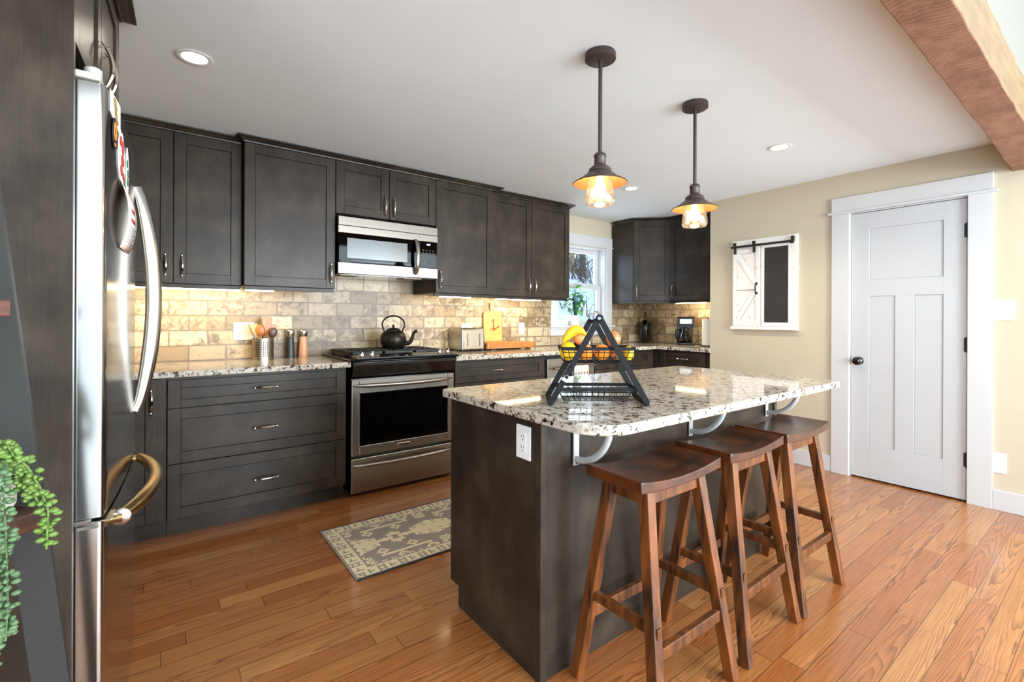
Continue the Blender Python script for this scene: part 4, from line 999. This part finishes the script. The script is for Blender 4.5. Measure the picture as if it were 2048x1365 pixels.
m.build('wire_net', 'slate', vz_)
pt = thing('paper_towel_roll', 'white paper towel roll at the beige wall edge', 'paper towels', (4.62, 2.73, ZC))
MB().lathe([(0, 0), (.07, 0), (.07, .008), (0, .008)], seg=28).build('holder_base', 'slate', pt)
MB().lathe([(.012, .012), (.056, .012), (.056, .285), (.012, .285)], seg=32).build('roll', 'paper', pt)
MB().tube([(0, 0, .008), (0, 0, .31)], .006, 10).build('rod', 'slate', pt)

# ------------------------------------------------------------------ faucet
M['fsteel'] = plain('dark brushed nickel', '858380', .35, .9)
fc = thing('kitchen_faucet', 'brushed steel gooseneck pull-down faucet in front of the window', 'faucet', (3.650, 3.50, ZC), R(-24))
MB().lathe([(0, 0), (.026, 0), (.026, .01), (.017, .02), (.016, .12), (0, .12)], seg=24).build('faucet_base', 'steel', fc)
pts = [(0, 0, .10), (0, 0, .24)] + [(.072 - .072 * math.cos(R(a)), 0, .27 + .085 * math.sin(R(a))) for a in range(0, 160, 14)]
MB().tube(pts, .0115, 12, up=(0, 1, 0)).build('gooseneck', 'fsteel', fc)
MB().tube([(.142, 0, .29), (.160, 0, .245), (.172, 0, .19)], [.012, .0145, .0175], 12, up=(0, 1, 0)).build('spray_head', 'fsteel', fc)
MB().tube([(.016, 0, .08), (.03, -.03, .085), (.05, -.07, .11)], .006, 8).build('lever', 'steel', fc)

# ------------------------------------------------------------------ window plant
pl = thing('potted_plant', 'leafy green houseplant in white pot on the window sill', 'plant', (3.665, 3.735, 1.1125))
MB().lathe([(0, 0), (.050, 0), (.054, .01), (.058, .105), (.055, .108), (.052, .1), (0, .1)], seg=28).build('pot', 'potw', pl)
random.seed(12)
def leafmesh(m, base, d, L, W, bend):
    d = Vector(d).normalized(); side = d.cross(Vector((0, 0, 1)))
    side = side.normalized() if side.length > .1 else Vector((1, 0, 0)); b = Vector(base); vs = []; n = 7
    for i in range(n + 1):
        t = i / n; c = b + d * L * t + Vector((0, 0, -bend * t * t * L)); ww = W * math.sin(math.pi * min(1, .06 + t * .94)) ** .8
        vs += [c - side * ww, c - Vector((0, 0, .12 * W)), c + side * ww]
    fs = []
    for i in range(n):
        for k in (0, 1): fs.append((i * 3 + k, i * 3 + k + 1, (i + 1) * 3 + k + 1, (i + 1) * 3 + k))
    m.add(vs, fs, True)
stems = MB(); leaves = [MB(), MB(), MB()]
for i in range(44):
    a = random.uniform(0, 6.28); h = random.uniform(.06, .33); rad = random.uniform(.02, .11)
    if math.sin(a) > 0: rad *= .2
    p = Vector((rad * math.cos(a), rad * math.sin(a), .10 + h)); stems.tube([(rad * .2 * math.cos(a), rad * .2 * math.sin(a), .098), tuple(p)], .0022, 5)
    b = a + random.uniform(-.4, .4); dy = math.sin(b); dy = dy if dy < 0 else dy * .15
    leafmesh(leaves[i % 3], p, (math.cos(b), dy, random.uniform(-.1, .75)), random.uniform(.09, .14), random.uniform(.024, .040), random.uniform(.2, .7))
stems.build('stem', 'leafd', pl)
for mm, mt in zip(leaves, ('leaf', 'leafd', 'leafl')): struct(mm.build('foliage', mt, pl), 'stuff')

# ------------------------------------------------------------------ fruit stand on the island
IZ = .8945
fs_ = thing('fruit_basket_stand', 'dark metal two-tier A-frame wire basket stand on the island', 'fruit stand', (1.206, 1.109, IZ), R(-36.9))
fw, fdp, fh = .330, .150, .292
for y in (0, fdp):
    for s in (-1, 1):
        MB().bar((s * fw / 2, y, .006), (s * .004, y, fh), .020 if True else 0, .007, (0, 1, 0)).build('leg', 'metalblack', fs_, bevel=.001)
for s in (-1, 1): MB().bar((s * fw / 2, -.004, .007), (s * fw / 2, fdp + .004, .007), .020, .012, (1, 0, 0)).build('foot_bar', 'metalblack', fs_, bevel=.001)
m = MB()
m.tube([(0, -.006, fh - .006), (0, fdp + .006, fh - .006)], .006, 10)
m.build('top_rod', 'metalblack', fs_)
m = MB(); ring = [(.010 * math.cos(2 * math.pi * i / 16), -.003, fh + .004 + .010 * math.sin(2 * math.pi * i / 16)) for i in range(16)]
m.tube(ring, .004, 8, closed=True, up=(0, 1, 0)); m.build('hook_ring', 'metalblack', fs_)
def basket(z0, z1, wt, wb_, name):
    m = MB(); y0, y1 = .010, fdp - .010; yb0, yb1 = y0 + .018, y1 - .018
    for (xa, ya, xb, yb_) in ((-wt / 2, y0, wt / 2, y0), (-wt / 2, y1, wt / 2, y1), (-wt / 2, y0, -wt / 2, y1), (wt / 2, y0, wt / 2, y1)):
        m.bar((xa, ya, z1 - .005), (xb, yb_, z1 - .005), .004, .011, (0, 0, 1))
    f = m.build(name, 'metalblack', fs_)
    m = MB(); n = 13
    for i in range(n):
        t = i / (n - 1); xt = -wt / 2 + wt * t; xb = -wb_ / 2 + wb_ * t
        m.tube([(xt, y0, z1 - .008), (xb, yb0, z0), (xb, yb1, z0), (xt, y1, z1 - .008)], .0014, 5, up=(0, 1, .3))
    for i in range(5):
        t = i / 4; yt = y0 + (y1 - y0) * t; yb = yb0 + (yb1 - yb0) * t
        m.tube([(-wt / 2, yt, z1 - .008), (-wb_ / 2, yb, z0), (wb_ / 2, yb, z0), (wt / 2, yt, z1 - .008)], .0014, 5, up=(0, 1, .3))
    for k in (.33, .66):
        zz_ = z0 + (z1 - z0) * k; ww = wb_ + (wt - wb_) * k; a0 = yb0 + (y0 - yb0) * k; a1 = yb1 + (y1 - yb1) * k
        m.tube([(-ww / 2, a0, zz_), (ww / 2, a0, zz_), (ww / 2, a1, zz_), (-ww / 2, a1, zz_)], .0014, 5, closed=True)
    m.build('wire_mesh', 'wirebl', f)
basket(.142, .196, .252, .225, 'upper_basket')
basket(.010, .056, .272, .235, 'lower_basket')
FM = Matrix.Translation((1.206, 1.109, IZ)) @ Matrix.Rotation(R(-36.9), 4, 'Z')
def fruit(name, label, p, r, sc, mat, cat, rot=(0, 0, 0), stem=None):
    q = FM @ Vector(p); o = thing(name, label, cat, q, R(-36.9)); o.rotation_euler = (rot[0], rot[1], R(-36.9) + rot[2])
    MB().ball((0, 0, 0), r, sc, 24, 14).build('skin', mat, o)
    if stem: MB().lathe([(0, 0), (.004, 0), (.003, .004), (0, .005)], (0, 0, r * sc[2] - .001), 8).build('stem_end', stem, o)
    return o
zb_ = .146
fruit('mango', 'large yellow mango at the left end of the upper basket', (-.101, .050, zb_ + .034), .030, (1.0, 1.05, 1.12), 'yellow', 'fruit', stem='brown')
fruit('orange', 'orange second from left in the upper basket', (-.0405, .050, zb_ + .031), .0285, (1, 1, 1), 'orange', 'fruit', stem='leafd')
fruit('orange', 'orange in the middle of the upper basket', (.018, .050, zb_ + .031), .0285, (1, 1, .98), 'orange', 'fruit', stem='leafd')
fruit('onion', 'brown onion resting low in the upper basket beside the oranges', (.070, .050, zb_ + .026), .0225, (1, 1, .95), 'onion', 'onion', stem='brown')
fruit('onion', 'brown onion piled on top at the right', (.062, .066, zb_ + .077), .026, (1, 1, 1.1), 'onion', 'onion', stem='brown')
fruit('lemon', 'yellow lemon at the right end of the upper basket', (.113, .055, zb_ + .027), .0195, (1.0, 1.1, 1.3), 'yellow', 'fruit', stem='brown')
fruit('peach', 'orange-pink peach lying on top of the pile, near left', (-.047, .085, zb_ + .078), .028, (1.15, 1, .9), 'peach', 'fruit', stem='brown')
bn = thing('banana', 'yellow banana curving over the left of the pile', 'fruit', FM @ Vector((-.090, .058, zb_ + .082)), R(-36.9))
pts = [(-.028 + .085 * t, .004 * math.sin(3 * t), -.018 + .045 * math.sin(2.6 * t)) for t in [i / 10 for i in range(11)]]
MB().tube(pts, [.004, .011, .015, .017, .018, .018, .017, .015, .011, .006, .004], 10, up=(0, 1, 0)).build('banana_peel', 'yellow', bn)
bc = thing('binder_clip', 'small white binder clip pinched on the stand leg', 'clip', FM @ Vector((-.118, -.0045, .088)), R(-36.9)); bc.rotation_euler = (0, R(30), R(-36.9))
MB().box(-.009, .009, -.004, .0, -.007, .004).build('clip_body', 'white', bc, bevel=.001)
MB().tube([(-.003, -.005, 0), (-.007, -.006, .012), (0, -.006, .018), (.007, -.006, .012), (.003, -.005, 0)], .001, 6, up=(0, 1, 0)).build('clip_wire', 'chrome', bc)

# ------------------------------------------------------------------ rug
RX0, RX1, RY0, RY1 = .722, 2.15, 2.115, 2.722
cs = .0095; nx = int((RX1 - RX0) / cs); ny = int((RY1 - RY0) / cs)
def pat(i, j):
    # i along length, j across; returns True for cream
    e = min(i, nx - 1 - i); f = min(j, ny - 1 - j); b = min(e, f)
    if b < 1: return False
    if b < 8:
        s = (j if e < f else i); q = s % 11; p = b
        if 2 <= p <= 5 and q in (1, 2, 3, 4) and not (p in (3, 4) and q in (2, 3)): return False
        if p in (1, 6) and q in (1, 4): return False
        if 2 <= p <= 5 and q == 7: return False
        if p == 3 and 7 <= q <= 9: return False
        return True
    if b == 8: return False
    if b == 9: return (i + j) % 5 < 3
    cj = ny / 2 - .5; y = abs(j - cj); P = 46; x = (i - 9) % P; xc = x - P / 2; ax = abs(xc)
    # central chain of medallions
    if y < 1.2: return not (ax < 1.5)
    if ax + y * 1.25 < 9.5: return not ((3 < ax < 6 and 1.5 < y < 3.2) or (ax < 2.2 and y < 2.4) or (3 < ax < 5 and 4.2 < y < 5))
    bx = min(x, P - x)
    if bx < 13 and y < 9.5 - .35 * bx:
        if int(y) % 3 == 1 and bx % 6 in (3, 4): return False
        if y > 8 and int(bx) % 4 == 3: return False
        return True
    # side flowers on stems
    fy = y - 16.5
    if abs(fy) < .8 and ax < 15: return True
    for cx in (-12, -4, 5, 13):
        sx = xc - cx; sy = fy - (4.5 if cx in (-4, 13) else -4.5)
        r = sx * sx + sy * sy
        if 1.2 < r < 9.5 and not (abs(abs(sx) - abs(sy)) < .5 and r > 7): return True
        if abs(sx) < .7 and abs(fy) < 5 and sy * fy < 0: return True
    if bx < 4 and y > 14 and (bx + int(y)) % 3 != 0: return True
    return False
vs = []; fs = []; mi = []
for i in range(nx + 1):
    for j in range(ny + 1): vs.append((i * cs, j * cs + .004 * math.sin(i * .09) * 0, .007 + .0006 * ((i * 7 + j * 13) % 5) / 5))
for i in range(nx):
    for j in range(ny): fs.append((i * (ny + 1) + j, (i + 1) * (ny + 1) + j, (i + 1) * (ny + 1) + j + 1, i * (ny + 1) + j + 1)); mi.append(0 if pat(i, j) else 1)
m = MB(); m.add(vs, fs); m.mi = mi
rug = thing('runner_rug', 'gray and cream patterned runner rug on the oak floor', 'rug', (RX0, RY0, .0005))
m.build('pile', ['rugb', 'rugg'], rug)
m = MB(); LX, LY = nx * cs, ny * cs
m.box(0, LX, 0, LY, 0, .006)
m.build('backing', 'rugd', rug)
m = MB()
for y in (0, LY): m.tube([(x * LX / 60, y + .001 * math.sin(x), .0045) for x in range(61)], .0045, 6)
m.build('bound_edge', 'rugd', rug)
m = MB()
for x in (0, LX): m.tube([(x, y * LY / 24, .0036) for y in range(25)], .0034, 6)
m.build('end_hem', 'rugg', rug)

# ------------------------------------------------------------------ plant stand shelf and trailing plant at left edge
ux = Vector((.75, .66, 0)).normalized(); uy = Vector((-ux.y, ux.x, 0)); P0 = Vector((-.149, 1.105, 0))
ar = math.atan2(ux.y, ux.x)
ls_ = thing('ladder_shelf', 'dark gray ladder shelf with brown wooden shelves at the left photo edge', 'shelf', P0, ar)
# local: x to the right (0 at right end), y back
MB().box(-.55, 0, 0, .20, .838, .866).build('shelf_board', 'shelfwood', ls_, bevel=.002)
MB().box(-.55, -.048, 0.0, .17, 1.190, 1.216).build('shelf_board', 'shelfwood', ls_, bevel=.002)
inv = (Matrix.Translation(P0) @ Matrix.Rotation(ar, 4, 'Z')).inverted()
def wl(p): return inv @ Vector(p)
m = MB(); m.bar(wl((-.098, 1.19, 0.0)), wl((-.265, 1.19, 1.62)), .048, .022, tuple((inv.to_3x3() @ Vector((0, 1, 0))))); m.build('leg', 'shelfgray', ls_, bevel=.001)
MB().bar((-.50, .16, 0), (-.50, .10, 1.62), .042, .022, (0, 1, 0)).build('leg', 'shelfgray', ls_)
MB().bar((-.50, .02, 0), (-.50, .06, 1.62), .042, .022, (0, 1, 0)).build('leg', 'shelfgray', ls_)
MB().box(-.48, -.07, .10, .12, .40, .44).build('cross_rail', 'shelfgray', ls_)
sp = thing('trailing_succulent', 'white pot with green trailing string-of-beads plant on the wooden shelf', 'plant', P0 + ux * -.047 + uy * .061 + Vector((0, 0, .8665)), 0)
MB().lathe([(0, 0), (.030, 0), (.038, .015), (.040, .075), (.037, .08), (0, .078)], seg=28).build('pot', 'potw', sp)
def strand(pts, mat, seed, name='trailing_strand'):
    random.seed(seed); m = MB(); m.tube(pts, .0016, 5); 
    P = [Vector(p) for p in pts]
    for a, b in zip(P[:-1], P[1:]):
        L = (b - a).length; n = max(1, int(L / .0055)); d = (b - a).normalized()
        s = d.cross(Vector((.6, .8, 0))).normalized(); s2 = d.cross(s)
        for i in range(n):
            c = a.lerp(b, i / n)
            for k in range(2):
                an = random.uniform(0, 6.28); off = (s * math.cos(an) + s2 * math.sin(an)) * random.uniform(.006, .0115)
                q = c + off; e = off.normalized()
                m.ball(tuple(q), random.uniform(.0032, .0046), (1 + abs(e.x) * .5, 1 + abs(e.y) * .5, 1 + abs(e.z) * .3), 7, 5)
    o = m.build(name, mat, sp); o['kind'] = 'stuff'

so = sp.location.copy()
def S(*pts): return [tuple(Vector(p) - so) for p in pts]
strand(S((-.222, 1.115, .955), (-.200, 1.09, .985), (-.182, 1.075, .972), (-.165, 1.065, .950), (-.150, 1.06, .915), (-.140, 1.058, .876), (-.142, 1.058, .815)), 'succ', 1)
strand(S((-.222, 1.115, .955), (-.195, 1.08, .965), (-.172, 1.068, .930), (-.155, 1.062, .900), (-.150, 1.06, .885)), 'succ', 2)
strand(S((-.215, 1.115, .955), (-.190, 1.07, .992), (-.175, 1.07, .955), (-.168, 1.075, .905), (-.165, 1.075, .890)), 'succ', 4)
strand(S((-.222, 1.115, .955), (-.200, 1.065, .955), (-.188, 1.048, .915), (-.184, 1.04, .83), (-.182, 1.038, .76), (-.184, 1.038, .695)), 'succ2', 5)
strand(S((-.232, 1.115, .955), (-.212, 1.055, .955), (-.198, 1.042, .90), (-.196, 1.036, .80), (-.199, 1.036, .66)), 'succ2', 6)
strand(S((-.232, 1.115, .955), (-.222, 1.055, .965), (-.212, 1.04, .90), (-.21, 1.03, .80), (-.21, 1.03, .70)), 'succ2', 8)

# ------------------------------------------------------------------ outdoors seen through the kitchen window
random.seed(21)
from mathutils import noise as mnoise
m = MB(); vs = []; fs = []; nx, ny = 60, 60
def gz(x, y):
    b = -.5 + min(max(0, y - 4), 5.5) * .50 + max(0, y - 9.5) * .13
    return b + .35 * mnoise.noise(Vector((x * .5, y * .5, 0))) + .12 * mnoise.noise(Vector((x * 1.6, y * 1.6, 3)))
for i in range(nx + 1):
    for j in range(ny + 1):
        x = -6 + 34 * i / nx; y = 3.95 + 20 * j / ny; vs.append((x, y, gz(x, y)))
for i in range(nx):
    for j in range(ny): fs.append((i * (ny + 1) + j, (i + 1) * (ny + 1) + j, (i + 1) * (ny + 1) + j + 1, i * (ny + 1) + j + 1))
m.add(vs, fs, True); o = m.build('snowy_ground', 'snow'); tag(o, 'sunlit snow covered slope outside the kitchen window', 'snow', kind='structure')
tl = ['tree trunk with the palest bark outside the window', 'dark tree trunk behind the snow slope, leftmost in the window', 'slim bare tree trunk outside the window', 'bare tree trunk high on the snowy slope', 'leaning bare tree trunk on the slope', 'thick bare tree trunk near the window edge', 'distant bare tree trunk on the slope']
for i, (x, y, r) in enumerate(((9.6, 9.9, .10), (8.3, 9.9, .09), (10.6, 11.2, .07), (11.8, 13, .12), (9.9, 11.8, .09), (12.4, 12.2, .12), (13.5, 14.5, .16))):
    t = thing('bare_tree', tl[i], 'tree', (x, y, gz(x, y) - .1), 0, 'bare trees outside the window')
    lean = random.uniform(-.3, .3)
    MB().tube([(0, 0, 0), (lean * .3, 0, 1.5), (lean, .1, 4.5)], [r, r * .85, r * .5], 10).build('trunk', 'bark' if i else plain('sunlit pale bark', 'C2A27C', .9, 0, .3, 5, .4), t)
    m = MB()
    for k in range(10):
        a = random.uniform(0, 6.28); z = random.uniform(.6, 3.8); L = random.uniform(.5, 1.3)
        m.tube([(lean * .2, 0, z), (lean * .2 + L * .5 * math.cos(a), L * .5 * math.sin(a), z + .25), (lean * .2 + L * math.cos(a), L * math.sin(a), z + .35)], [.03, .02, .008], 5)
    m.build('branches', 'bark', t)
for i, (x, y, lb) in enumerate(((7.6, 7.7, 'tangled brown brushwood poking from the snow on the left'), (10.9, 11.7, 'tangled brown brushwood in the upper window view'), (9.0, 9.35, 'dry brown brushwood below the tree trunks'), (13.6, 13.7, 'dry brushwood far up the slope'))):
    b = MB(); g0 = gz(x, y)
    for k in range(90 if i else 40):
        dx = random.gauss(0, .6 if i else .3); dy = random.gauss(0, .2); z = gz(x + dx, y + dy) - .03 - g0; a = random.uniform(0, 6.28); L = random.uniform(.3, 1.3) * (1 if i else .4)
        b.tube([(dx, dy, z), (dx + .4 * L * math.cos(a), dy + .4 * L * math.sin(a), z + L * .8)], [.014, .005], 4)
    tag(b.build('brushwood', 'brush', loc=(x, y, g0)), lb, 'bush', kind='stuff')
